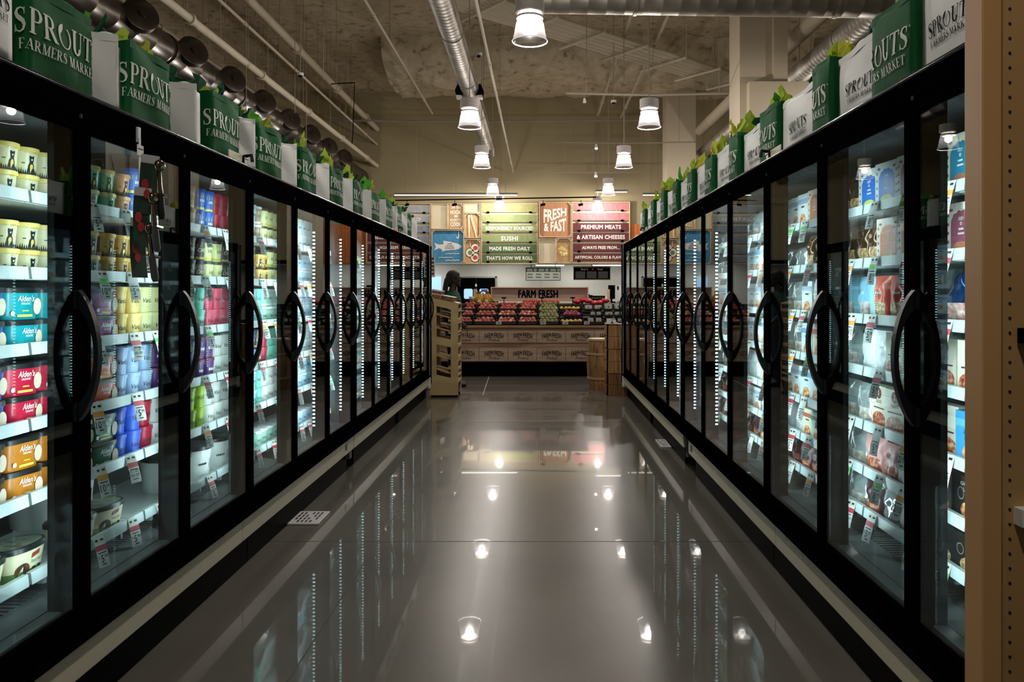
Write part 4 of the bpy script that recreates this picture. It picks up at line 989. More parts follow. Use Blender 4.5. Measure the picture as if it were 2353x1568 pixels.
# tag board on the row end
t=thing('notice_strip','white notice strip with dark squares above wooden rack','notice',(-1.475,10.475,0)); g=MB(); g.box(-.035,.035,-.006,.006,1.42+.25,1.95); g.build('strip_board',paper,t)
g=MB()
for i in range(5): g.box(-.02,.022,-.008,-.006,1.70+i*.052,1.737+i*.052)
g.build('strip_print',M('print_grey',(80,74,70),.6),t)
g=MB(); g.box(-.035,-.045,-.006,.006,1.0,1.95); g.build('strip_edge',steel,t)
# ---------------------------------------------------------------- crates and barrel at the right row end
pine=RAMP('knotty_pine',[(.30,(60,34,14)),(.44,(150,104,54)),(.56,(186,142,86)),(.62,(120,80,40)),(.75,(206,166,106))],(9,3,1.0),.55,4,dist=1.6)
pined=RAMP('dark_pine',[(.3,(60,34,14)),(.5,(118,80,40)),(.75,(170,128,74))],(26,3,1.2),.5,5,dist=1.5)
cx0,cx1=.955,1.42
for i,(za,zb,mt,l) in enumerate(((0,.315,pined,'dark striped wooden crate, bottom of the stack of three'),(.315,.66,pine,'knotty wooden crate, middle of the stack of three'),(.66,1.02,pine,'knotty wooden crate with card holders, top of the stack'))):
    t=thing('wooden_crate',l,'crate',(0,10.70,za)); h_=zb-za-.009; y0,y1=0,.36
    g=MB(); g.box(cx0,cx1,0,.018,0,h_*.5-.003); g.box(cx0,cx1,0,.018,h_*.5+.002,h_); g.build('front_boards',mt,t,bevel=.002)
    g=MB(); g.box(cx0,cx1,y1-.018,y1,0,h_); g.build('back_boards',mt,t)
    for xx in (cx0,cx1-.018):
        g=MB(); 
        for k in range(2): g.box(xx,xx+.018,.018,y1-.018,h_*k/2+.012,h_*(k+1)/2-.012)
        g.box(xx,xx+.02,.0,.05,0,h_) ; g.build('side_slats',mt,t)
    g=MB(); g.box(cx0+.018,cx1-.018,.018,y1-.018,0,.012) if i<2 else g.box(cx0,cx1,0,y1,h_-.015,h_); g.build('base_board' if i<2 else 'top_board',mt,t)
for i,(px,py,w_,h_,l) in enumerate(((1400,742,.07,.06,'white card holder on the crate stack, left one'),(1412,742,.05,.035,'small white card holder on crate stack, right one'))):
    t=thing('card_holder',l,'card holder',(sx(px,10.8),10.82,1.017)); g=MB(); g.box(-w_/2,w_/2,0,.02,.01,h_+.01); g.build('card',paper,t,bevel=.003); g=MB(); g.box(-w_/2-.03,w_/2+.03,-.03,.05,0,.01); g.build('holder_base',paper,t)
oak=RAMP('barrel_oak',[(.3,(96,66,36)),(.5,(150,112,66)),(.7,(176,138,88))],(16,16,2),.55,5,dist=1)
t=thing('wooden_barrel','oak barrel with pale rim beside the crate stack','barrel',(sx(1384,11.15),11.45,0))
n=20; prof=[(.170,0),(.190,.10),(.205,.24),(.212,.37),(.205,.50),(.190,.64),(.172,.74)]
vs=[];m=n*2
for r,z in prof:
    for k in range(m): a=2*PI*k/m; q=r*(.992 if k%2 else 1.0); vs.append((q*math.cos(a),q*math.sin(a),z))
g=MB(); g.add(vs,[(i*m+k,i*m+(k+1)%m,(i+1)*m+(k+1)%m,(i+1)*m+k) for i in range(len(prof)-1) for k in range(m)]+[tuple(range(m-1,-1,-1)),tuple((len(prof)-1)*m+k for k in range(m))]); g.build('staves',oak,t)
for z,r in ((.155,.200),(.52,.206)): 
    g=MB(); g.lathe([(r,z),(r+.006,z+.003),(r+.006,z+.032),(r,z+.035)],40,cap=False); g.build('hoop',ledge,t,smooth=True)
g=MB(); g.lathe([(.165,.735),(.185,.735),(.188,.765),(.165,.768),(.001,.755)],40,cap=False); g.build('rim',maple,t,smooth=True)
# floor grilles
vent=M('grille_white',(206,204,204),.5)
for x,y,w_,d_,l in ((-1.478,4.86,.20,.27,'white perforated grille plate lying by the left kick plate'),(1.19,7.27,.10,.36,'white perforated grille plate lying by the right kick plate')):
    t=thing('grille_plate',l,'grille',(x,y,0)); g=MB(); hw,hd=w_/2,d_/2; g.box(-hw,hw,-hd,hd,.001,.012); g.build('plate',vent,t,bevel=.003)
    g=MB()
    for i in range(6):
        for k in range(4):
            if (i+k)%5: g.box(-hw*.75+i*hw*.26,-hw*.75+i*hw*.26+hw*.12,-hd*.8+k*hd*.42,-hd*.8+k*hd*.42+hd*.32,.0122,.0128)
    g.build('slots',M('slot_dark',(30,28,28),.6),t)
# wooden shelf post at right, close to the camera
post=RAMP('cherry_edge',[(.2,(190,140,88)),(.5,(206,158,104)),(.8,(214,170,118))],(3,3,.6),.45,3); board=RAMP('maple_panel',[(.2,(176,136,86)),(.8,(196,156,104))],(1,1,2.5),.5,3)
YP=1.62; xl=sx(2258,YP)
t=thing('wooden_shelf_unit','tall wooden shelving end with a column of pin holes, right edge','shelving',(0,YP,0))
g=MB(); g.box(xl,xl+.042,0,.07,0,2.45); g.build('edge_post',post,t,bevel=.003)
g=MB(); g.box(xl+.042,xl+.21,.025,.055,0,2.45); pnl=g.build('pin_hole_panel',board,t)
g=MB()
for i in range(76):
    z=.02+i*.032; g.tube([(sx(2320,YP+.025),.0235,z),(sx(2320,YP+.025),.0255,z)],.0031,8)
g.build('pin_holes',M('hole_dark',(30,18,10),.8),pnl)
g=MB(); g.box(sx(2346,YP),sx(2346,YP)+.06,-.004,.025,sz(1212,YP),sz(1172,YP)); g.build('shelf_clip',paper,t); g=MB(); g.box(sx(2351,YP),sx(2351,YP)+.06,-.004,.02,sz(790,YP),sz(755,YP)); g.build('shelf_clip',blackmat,t)
# flags with black clamps on the top rails
for s,px,py,Yq,l in ((-1,560,368,None,'cream aisle flag with black clamp on the left top rail, near'),(1,1768,350,None,'cream aisle flag with black clamp on the right top rail, near'),(-1,915,540,None,'cream aisle flag with black clamp on left rail, far'),(1,1482,530,None,'cream aisle flag with black clamp on right rail, far')):
    X=XF[s]+.03; u=abs(px-VX); Yq=F*X/u; z=ZT[s]
    t=thing('aisle_flag',l,'sign flag',(s*X,Yq,z),0)
    g=MB(); g.box(-.012,.012,-.02,.02,0,.05); g.box(-.015,.015,-.03,.03,.035,.05); g.tube([(-s*.0,0,.05),(-s*.045,-.01,.055),(-s*.05,-.01,.02)],.010,6); g.build('clamp',blackrub,t,bevel=.002)
    g=MB(); g.box(s*-.004,s*.0,-.20,-.03,.002,.052); g.build('flag_panel',M('flag_cream',(196,188,160),.5),t)
# ---------------------------------------------------------------- shopping bags
bagg=M('bag_green',(8,82,40),.75,spec=.2,bump=.15,bscale=14); bagw=M('bag_white',(240,240,238),.75,spec=.2,bump=.2,bscale=10); inkg=M('logo_dark',(20,32,24),.85,spec=.05); inkw=M('logo_white',(214,218,206),.6)
def bag(label,cat,grp,loc,rz,w_,d_,h_,green,logo_w,seed,lean=0,logo=True,z_logo=.30,dx=0.0):
    rr=random.Random(seed); t=thing('shopping_bag',label,cat,loc,rz,grp)
    mat=bagg if green else bagw; A=rr.uniform(.004,.010); ph=rr.uniform(0,6)
    def front(x,z):   # y of the front face
        u=x/(w_/2); v=z/h_
        return -d_/2-.012*math.sin(PI*min(1,max(0,v)))*(1-u*u)+A*math.sin(7*v+3*u+ph)*(1-u*u)+.02*v*0
    def face(sgn):
        def f(u,v):
            x=(-.5+u)*w_*(1-.03*v); z=v*h_+ (.006*math.sin(9*u+ph) if v>.99 else 0); y=front(x,z)
            return (x,y,z) if sgn>0 else (x,-y*1.0,z)
        return f
    def gus(sgn):
        def f(u,v):
            fold=-(.028 if v>.15 else .028*v/.15)*(1-abs(2*u-1)); y=(-.5+u)*d_; return (sgn*(w_/2*(1-.03*v)+fold+.006*math.sin(5*v+ph)*(1-abs(2*u-1))),y,v*h_)
        return f
    g=MB(); g.grid(face(1),12,12); g.grid(face(-1),12,12); g.grid(gus(1),8,10); g.grid(gus(-1),8,10); g.box(-w_/2,w_/2,-d_/2,d_/2,0,.004)
    o=g.build('bag_body',mat,t,smooth=True,angle=35)
    s_=o.modifiers.new('thickness','SOLIDIFY'); s_.thickness=.0012
    g=MB(); tp=lambda u,v: (face(1)(u,1)[0],face(1)(u,1)[1]-.0022,h_-.028*v)
    g.grid(tp,10,1); g.build('top_hem',mat,t)
    if logo:
        g=MB(); k=logo_w/LOGO_W
        vs,fs=LOGO
        def wrap(v):
            x,z=v[0],v[2]; hw=w_/2*(1-.03*z/h_)
            if abs(x)<=hw: return (x,front(x,z)-.0035,z)
            e=min(abs(x)-hw,d_-.01); return (math.copysign(hw+.004-.02*min(1,e/.08),x),-d_/2+e,z)
        g.flat((vs,fs),(dx,0,h_*z_logo),(1,0,0),(0,0,1),k,0,wrap); g.build('logo',inkw if green else inkg,t)
    return t
tlime=sheet('tissue_lime',(178,206,70),.3); tyel=sheet('tissue_yellow',(214,216,84),.3); tdk=sheet('tissue_dark_green',(10,80,48),.25); tgr=sheet('tissue_green',(90,180,60),.3)
def tissue(label,loc,seed,cols,r=.11,h_=.10,grp=None):
    rr=random.Random(seed); g=MB(); n=len(cols)*2
    for i in range(n):
        a=2*PI*i/n+rr.uniform(-.3,.3); m=i%len(cols); sp=rr.uniform(.7,1.3); hh=h_*rr.uniform(.45,1.2); lean=rr.uniform(.2,.9)
        def f(u,v,a=a,sp=sp,hh=hh,lean=lean,i=i):
            q=(u-.5)*2; peak=(1-abs(q+.3*math.sin(i*2.1))*.55); rad=r*(.25+lean*v*.9); ang=a+q*sp*(1-.35*v)
            nn=noise.noise(Vector((u*4+i,v*4,seed)))*.05; return (rad*math.cos(ang)+nn,(rad*math.sin(ang)+nn)*.75,-.06+v*(hh*peak+.06)+nn*.7)
        g.grid(f,6,5,m)
    o=g.build('tissue_paper',cols,loc=loc); tag(o,label,'tissue paper',grp); return o
ztl=ZT[-1]; ztr=ZT[1]
greens_y=[2.02,2.90,3.62,4.28,4.98,5.68,6.38,7.07,7.74,8.40,9.05]
greens_y=[3045.0/ (x) *1.60/1.75 for x in (1209,969,769,654,556,487,434,391,359,334,309)]
GB='green logo bags on the left freezers'; WB='white bags on the left freezers'
for i,y in enumerate(greens_y):
    w_=.34; y+=.04; loc=(-1.585-.085,y+w_/2,ztl+.002)
    bag(f'green farmers market shopping bag, {ORD[i]} from front on left freezers','shopping bag',GB,loc,PI/2+R.uniform(-.05,.03),w_,.17,.305+R.uniform(-.01,.015),True,.43,100+i,z_logo=.30)
    nxt=greens_y[i+1] if i<10 else y+.62
    yw=(y+w_+nxt+.05)/2
    bag(f'plain white bag side, {ORD[i]} white bag from front, left freezers','shopping bag',WB,(-1.645,yw+.01,ztl+.002),.42+R.uniform(-.08,.08),.155,.18,.275,False,.19,200+i,logo=False)
    cols=[[tlime,tgr],[tyel,tlime],[tdk,tlime],[tyel,tgr]][i%4]
    tissue(f'{["lime and green","yellow and lime","dark green and lime","yellow and green"][i%4]} tissue paper in the {ORD[i]} left green bag',(-1.70,y+w_/2+.05,ztl+.29),300+i,cols,.10,.12 if i in (0,1) else .16)
    tissue(f'dark green tissue paper in the {ORD[i]} left white bag',(-1.67,yw,ztl+.25),330+i,[tdk,tdk] if i%3 else [tdk,tgr],.09,.11)
bag('white farmers market bag cut off by the left photo edge','shopping bag',None,(-1.60,2.03,ztl+.002),PI/2+.02,.30,.17,.33,False,.27,99)
WR='white logo bags on the right freezers'; GR='green logo bags on the right freezers'
WY=[(2.17,2.55),(2.87,3.27),(3.50,4.00),(4.32,4.78),(5.04,5.50),(5.76,6.20),(6.46,6.90),(7.16,7.6),(7.86,8.3),(8.56,9.0),(9.26,9.7)]
GY=[(2.555,2.865),(3.275,3.495),(4.005,4.315),(4.785,5.035),(5.505,5.755),(6.205,6.455),(6.905,7.155),(7.605,7.855),(8.305,8.555),(9.005,9.255)]
for i,(ya,yb) in enumerate(WY):
    w_=yb-ya
    bag(f'white farmers market shopping bag, {ORD[i]} from front on right freezers','shopping bag',WR,(1.285+.07,ya+w_/2,ztr+.002),-PI/2+R.uniform(-.02,.02),w_,.13,.295+(.07 if i==0 else 0)+R.uniform(-.01,.02),False,.27,400+i,z_logo=.26,dx=.0 if i in (0,2) else min(.06,w_/2-.13))
    tissue(f'dark green tissue paper in the {ORD[i]} right white bag',(1.37,ya+.16,ztr+.275),530+i,[tdk,tdk],.10,.12)
for i,(ya,yb) in enumerate(GY):
    w_=yb-ya
    bag(f'green farmers market shopping bag, {ORD[i]} from front on right freezers','shopping bag',GR,(1.26+.09,ya+w_/2,ztr+.002),-PI/2+R.uniform(-.02,.02),w_,.18,.315+R.uniform(-.01,.02),True,.43,440+i,z_logo=.26,dx=w_/2-.235)
    cols=[[tyel,tlime],[tlime,tyel],[tgr,tlime],[tyel,tlime]][i%4]
    tissue(f'{["yellow and lime","lime and yellow","green and lime","yellow and lime"][i%4]} tissue paper in the {ORD[i]} right green bag',(1.35,(ya+yb)/2,ztr+.30),500+i,cols,.11,.16)
# ---------------------------------------------------------------- freezer products
YL=M('lid_yellow',(226,196,96),.4); blk=M('lid_black',(22,22,24),.35)
def wrapper(rb,rt,h_,off=.0008):
    def f(v):
        x,y,z=v; r=rb+(rt-rb)*z/h_+off; a=x/r; return (r*math.sin(a),-r*math.cos(a),z)
    return f
def prod(parts,name,cat,smooth=True):
    """parts: list of (name, MB, mats)"""
    return (name,cat,[(n,g.mesh(n,mats,smooth)) for n,g,mats in parts])
for_sharp=[]
def pint_bear(col,lidc,nm):
    g=MB(); rb,rt,h_=.042,.050,.088; g.lathe([(rb*.97,0),(rb,.002),(rt,h_)],28,0)
    f=wrapper(rb,rt,h_)
    bear=[(-.010,.004),(-.011,.026),(-.006,.036),(-.008,.048),(-.009,.057),(-.006,.060),(-.003,.057),(.003,.057),(.006,.060),(.009,.057),(.008,.047),(.006,.036),(.011,.026),(.011,.004)]
    for dx in (0,.105): 
        g.flat(([(x+dx-.004,z+.004) for x,z in bear],[tuple(range(len(bear)))]),(0,0,0),(1,0,0),(0,0,1),1,1,f)
        g.flat(disc2(dx-.004,.026,.006,.009,10),(0,0,0),(1,0,0),(0,0,1),1,2,wrapper(rb,rt,h_,.0014)); g.flat(disc2(dx-.004,.050,.003,.003,8),(0,0,0),(1,0,0),(0,0,1),1,3,wrapper(rb,rt,h_,.0014))
    mt=[]; k=24
    for i in range(k):
        a=-.075+.15*i/k; b_=a+.15/k; hh=.006+.009*abs(math.sin(i*2.3)); g.flat(([(a,.001),(b_,.001),((a+b_)/2,hh+.008)],[(0,1,2)]),(0,0,0),(1,0,0),(0,0,1),1,1,f)
    g.flat(text('ICE CREAM',.01,'CENTER',.8),(-.004,0,.071),(1,0,0),(0,0,1),.008,2,f); g.flat(text('#3',.0,'CENTER',.8),(-.030,0,.035),(1,0,0),(0,0,1),.005,1,f)
    L=MB(); L.lathe([(rt+.001,h_-.012),(rt+.0035,h_-.012),(rt+.0035,h_+.002),(rt-.002,h_+.004),(.001,h_+.003)],28)
    return prod([('tub',g,[M('tub_'+nm,col,.35),ink,YL,paper]),('lid',L,M('lid_'+nm,lidc,.4))],'ice_cream_pint','ice cream tub')
def tub_rect(col,nm,light=(240,240,235)):
    g=MB(); sx_,sy_,h_=.082,.060,.100; g.lathe([(.88,0),(.91,.003),(1,h_)],36,0,sx_=sx_,sy_=sy_,pw=4.5)
    f=lambda v:(v[0],-(sy_*(.91+.09*v[2]/h_))-.0018,v[2])
    g.flat(text("Alden's",.012,'CENTER',.8,.2),(0.012,0,.062),(1,0,0),(0,0,1),.019,1,f); g.flat(text("ORGANIC",.01,'CENTER',.8),(0.012,0,.051),(1,0,0),(0,0,1),.007,1,f)
    g.flat(disc2(-.038,.022,.008,n=14),(0,0,0),(1,0,0),(0,0,1),1,1,f); g.flat(rect2(-.02,.04,.010,.018),(0,0,0),(1,0,0),(0,0,1),1,2,f); g.flat(text("#6",.0,'CENTER',.8),(0.012,0,.027),(1,0,0),(0,0,1),.007,2,f)
    g.flat(disc2(.058,.045,.016,.028,14),(0,-.001,0),(1,0,0),(0,0,1),1,3,f)
    L=MB(); L.lathe([(1.0,h_-.010),(1.05,h_-.010),(1.05,h_+.004),(1.02,h_+.007),(.001,h_+.006)],36,0,sx_=sx_,sy_=sy_,pw=4.5)
    return prod([('tub',g,[M('tubr_'+nm,col,.3),M('print_'+nm,light,.5),M('strip_yellow',(226,210,80),.5),M('picture_'+nm,(222,200,176),.5)]),('lid',L,blk)],'ice_cream_tub','ice cream tub')
def pint_plain(col,nm,txt='VanLeeuwen',tcol=None,dark=(24,24,28),band=None,rb=.041,rt=.048,h_=.112):
    g=MB(); g.lathe([(rb*.97,0),(rb,.002),(rt,h_*.86)],28,0); f=wrapper(rb,rt,h_)
    g.flat(text(txt,.012,'CENTER',.85,.25),((.028 if len(txt)>5 else .002),0,.044),(1,0,0),(0,0,1),.019,1,f); g.flat(rect2(-.03,.03,.030,.032),(0,0,0),(1,0,0),(0,0,1),1,1,f)
    if band:
        for q in range(8): g.flat(rect2(-.07+q*.0175,-.07+(q+1)*.0175,.066,.084),(0,0,0),(1,0,0),(0,0,1),1,2,f)
        for q in range(8): g.flat(rect2(-.07+q*.0175,-.07+(q+1)*.0175,.006,.018),(0,0,0),(1,0,0),(0,0,1),1,2,f)
    L=MB(); L.lathe([(rt-.001,h_*.86),(rt+.003,h_*.86),(rt+.003,h_*.985),(rt-.002,h_),(.001,h_-.001)],28)
    return prod([('tub',g,[M('cup_'+nm,col,.4),M('cupink_%d'%dark[0],dark,.6),M('cupband_'+nm,band or col,.5)]),('lid',L,M('cuplid_'+nm,tcol or col,.4))],'ice_cream_pint','ice cream tub')
def tub_oval(nm='oval'):
    g=MB(); sx_,sy_,h_=.098,.062,.10
    prof=[(.80,0),(.82,.004),(.86,.03),(.95,.075),(1,h_)]; g.lathe(prof,36,0,mi=[1,1,0,0],sx_=sx_,sy_=sy_,pw=2.4)
    f=lambda v:(v[0],-(sy_*(.80+.2*v[2]/h_))*(max(0,1-abs(v[0]/(sx_*(.8+.2*v[2]/h_)))**2.4))**(1/2.4)-.0015,v[2])
    g.flat(disc2(-.038,.034,.026,.024,18),(0,0,0),(1,0,0),(0,0,1),1,2,f)
    g.flat(([(-.008,.066),(.030,.072),(.032,.088),(-.006,.082)],[(0,1,2,3)]),(0,0,0),(1,0,0),(0,0,1),1,3,f)
    g.flat(text('Simply Natural',.0,'CENTER',.7,.3),(.022,0,.050),(1,0,0),(0,0,1),.010,4,f); g.flat(rect2(0.0,.045,.026,.034),(0,0,0),(1,0,0),(0,0,1),1,4,f)
    L=MB(); L.lathe([(1.0,h_-.006),(1.05,h_-.004),(1.05,h_+.008),(1.0,h_+.013),(.9,h_+.014)],36,0,mi=[0,0,0,0],sx_=sx_,sy_=sy_,pw=2.4,cap=False); L.lathe([(.90,h_+.014),(.001,h_+.014)],36,1,sx_=sx_,sy_=sy_,pw=2.4,cap=False)
    return prod([('tub',g,[M('oval_cream',(226,218,182),.45),M('oval_green',(96,130,60),.45),fruitmat('scoop_brown',(50,26,14),(84,48,28),(110,66,40),50),M('banner_red',(150,50,50),.5),ink]),('lid',L,[blk,fruitmat('lid_picture',(70,84,60),(130,140,120),(96,76,66),18)])],'oval_ice_cream_tub','ice cream tub')
def pail():
    g=MB(); g.lathe([(.098,0),(.10,.004),(.112,.15)],36,0); f=wrapper(.10,.112,.15); 
    g.flat(join2(rect2(-.02,.02,.05,.10)),(0.03,0,0),(1,0,0),(0,0,1),1,1,f); g.flat(text('#5',.01,'CENTER',.8),(-.04,0,.07),(1,0,0),(0,0,1),.016,1,f)
    L=MB(); L.lathe([(.112,.15),(.118,.15),(.118,.168),(.112,.172),(.001,.170)],36); return prod([('tub',g,[M('pail_white',(226,228,224),.35),ink]),('lid',L,blk)],'ice_cream_pail','ice cream tub')
def bears(): pass
P_={}
P_['cream']=(pint_bear((214,206,166),(226,202,110),'cream'),'cream-coloured pint with yellow lid'); P_['mint']=(pint_bear((120,190,160),(224,206,120),'mint'),'mint green pint with yellow rim')
P_['peach']=(pint_bear((206,140,104),(220,160,110),'peach'),'peach-orange bear pint'); P_['gold']=(pint_bear((190,152,82),(214,170,80),'gold'),'golden brown bear pint'); P_['grey']=(pint_bear((164,152,136),(222,190,110),'grey'),'beige bear pint')
for n_,c_ in (('teal',(14,150,160)),('magenta',(150,34,130)),('red',(196,26,60)),('orange',(220,84,24)),('green',(10,104,78)),('caramel',(196,118,26)),('navy',(40,84,160)),('chocolate',(66,44,36))):
    P_[n_]=(tub_rect(c_,n_),f'{n_} rectangular tub with black lid')
for n_,c_,k in (('yellowcup',(220,190,110),'yellow'),('palecup',(220,214,150),'pale yellow'),('bluecup',(150,172,204),'pale blue'),('royalcup',(56,94,196),'royal blue'),('redcup',(176,30,60),'deep red'),('whitecup',(214,214,208),'white'),
   ('limecup',(166,196,50),'lime green'),('mintcup',(110,196,176),'mint'),('pinkcup',(206,74,100),'pink'),('lilaccup',(120,130,170),'grey-blue')):
    P_[n_]=(pint_plain(c_,n_),f'{k} script-lettered paper pint')
P_['rosecan']=(pint_plain((206,108,116),'rosecan','STE',(190,90,100),(120,20,40),(236,224,214)),'rose red banded pint'); P_['olivecan']=(pint_plain((160,140,84),'olivecan','STE',(150,130,70),(60,40,20),(230,214,190)),'olive banded pint')
P_['bluecan']=(pint_plain((38,104,190),'bluecan','#4',(30,90,180),(230,230,230),(220,210,110)),'bright blue banded pint'); P_['vanilla']=(pint_plain((222,222,160),'vanilla','VAN',(60,60,50),(30,30,30),(210,190,70)),'pale VAN pint with dark floral lid')
P_['choc']=(pint_plain((70,50,50),'choc','CHOC',(40,34,34),(226,220,200),(180,160,80)),'dark CHOC pint'); P_['purple']=(pint_plain((84,40,110),'purple','#4',(110,40,70),(230,225,235),(110,60,90)),'purple and maroon pint')
P_['oval']=(tub_oval(),'cream and green oval tub'); P_['pail']=(pail(),'large white round pail with black band')
for n_,c_,k in (('icewhite',(206,220,226),'icy white'),('iceblue',(170,204,226),'icy blue'),('icegreen',(150,190,170),'icy green'),('icebrown',(150,120,90),'icy brown')):
    P_[n_]=(pint_plain(c_,n_,'#4',(220,224,224),(80,90,100),(226,230,232)),f'{k} pint')
SZ={'cream':.108,'mint':.108,'peach':.108,'gold':.108,'grey':.108,'oval':.205,'pail':.24}
for n_ in P_: SZ.setdefault(n_,.175 if P_[n_][0][0]=='ice_cream_tub' else .104)
HT={n_:(.093 if P_[n_][0][0]=='ice_cream_pint' and n_ in('cream','mint','peach','gold','grey') else .108 if P_[n_][0][0]=='ice_cream_tub' else .112) for n_ in P_}; HT['oval']=.115; HT['pail']=.172
DP={n_:.05 for n_ in P_}
for n_ in P_: DP[n_]=.062 if P_[n_][0][0] in('ice_cream_tub','oval_ice_cream_tub') else .053
DP['pail']=.12
count={}
for k_,(pr_,lk_) in P_.items():
    for n__,me_ in pr_[2]: me_.set_sharp_from_angle(angle=math.radians(38))
def place(kind,s,y,z,label,depth=0,rot=0,simple=False,grp=None,dic=None):
    (nm,cat,ms),look=(dic or P_)[kind]
    X=XF[s]+.190+(DP[kind] if dic is None else 0)+depth
    loc=(s*X,y,z); rz=(PI/2 if s<0 else -PI/2)+rot
    t=thing(nm,label,cat,loc,rz,grp)
    for n_,me in ms:
        o=bpy.data.objects.new(n_,me); C.objects.link(o); o.parent=t
    return t
BAY={0:'first left bay',1:'second left bay',2:'third left bay',3:'fourth left bay',4:'fifth left bay',5:'sixth left bay'}
def fill_left(bay,ya,yb,li,kinds,layers=2,second=False):
    """kinds placed in order of distance; repeats to fill"""
    y=ya; i=0; cnt={}
    while y<yb and i<40:
        k=kinds[min(i,len(kinds)-1)] if isinstance(kinds,list) else kinds
        if k is None: y+=.11; i+=1; continue
        w_=SZ[k]
        n_lay=layers if k!='pail' else 1
        for l in range(n_lay):
            lay=['lower','upper'][l] if n_lay==2 else 'single'
            key=(bay,li,k,l); q=cnt.get(key,0); cnt[key]=q+1
            place(k,-1,y+w_/2+R.uniform(-.003,.003),shelfz[-1][li]-.012+l*HT[k],f'{P_[k][1]}, {lay}, {ORD[q]}, {LV[-1][li]} shelf, {BAY[bay]}',R.uniform(0,.008),R.uniform(-.08,.08)-.12,grp=f'{P_[k][1]}s on the {LV[-1][li]} shelf of the {BAY[bay]}')
        y+=w_; i+=1
Y0a,Y0b=2.20,2.70
fill_left(0,2.21,2.70,0,['cream']); fill_left(0,2.21,2.70,1,['cream']); fill_left(0,2.10,2.68,2,['navy','navy','teal']); fill_left(0,2.10,2.68,3,['navy','navy','red']); fill_left(0,2.10,2.68,4,['chocolate','chocolate','caramel']); fill_left(0,2.06,2.66,5,['oval'],1)
fill_left(1,2.78,3.50,0,['cream','mint','mint','peach','bluecan','rosecan','rosecan']); fill_left(1,2.78,3.50,1,['grey','grey','gold','gold','gold','choc','whitecup'])
fill_left(1,2.74,3.50,2,['magenta','magenta','yellowcup','yellowcup','palecup','palecup','palecup']); fill_left(1,2.74,3.50,3,['orange','orange','bluecup','bluecup','bluecup','purple','purple']); fill_left(1,2.74,3.50,4,['green','green','royalcup','royalcup','redcup','whitecup','whitecup']); fill_left(1,2.76,3.15,5,['oval'],1)
for q,yy in enumerate((3.06,3.24)): 
    place('pail',-1,yy+.1,shelfz[-1][5]-.012,f'large white round tub at back of bottom shelf, {["nearer","farther"][q]} of two',.26)
fill_left(2,3.62,4.30,0,['rosecan','olivecan','bluecan','bluecan','redcup','redcup']); fill_left(2,3.62,4.30,1,['choc','choc','choc','vanilla','vanilla','choc','vanilla']); fill_left(2,3.62,4.30,2,['mintcup','mintcup','mintcup','pinkcup','pinkcup','pinkcup']); fill_left(2,3.62,4.30,3,['lilaccup','lilaccup','purple','purple','whitecup','whitecup'])
fill_left(2,3.62,4.30,4,['limecup','limecup','limecup','whitecup']); fill_left(2,3.60,4.1,5,['pail'],1)
fill_left(3,4.42,5.06,0,['icewhite','iceblue','icebrown','vanilla','vanilla']); fill_left(3,4.42,5.06,1,['icebrown','choc','gold','gold','vanilla']); fill_left(3,4.42,5.06,2,['purple','bluecup','mintcup','icegreen','icegreen']); fill_left(3,4.42,5.06,3,['redcup','bluecan','choc','orange'][:3]+['redcup','mintcup']); fill_left(3,4.42,5.06,4,['redcup','iceblue','mintcup','whitecup']); fill_left(3,4.42,5.06,5,['bluecan','mintcup','icegreen'],1)
for li in range(6): fill_left(4,5.22,5.84,li,[['iceblue','iceblue','icewhite','icewhite'],['iceblue','icewhite','iceblue'],['icewhite','iceblue','iceblue'],['icebrown','iceblue','icewhite'],['icewhite','iceblue'],['icegreen','iceblue']][li],2 if li<5 else 1)
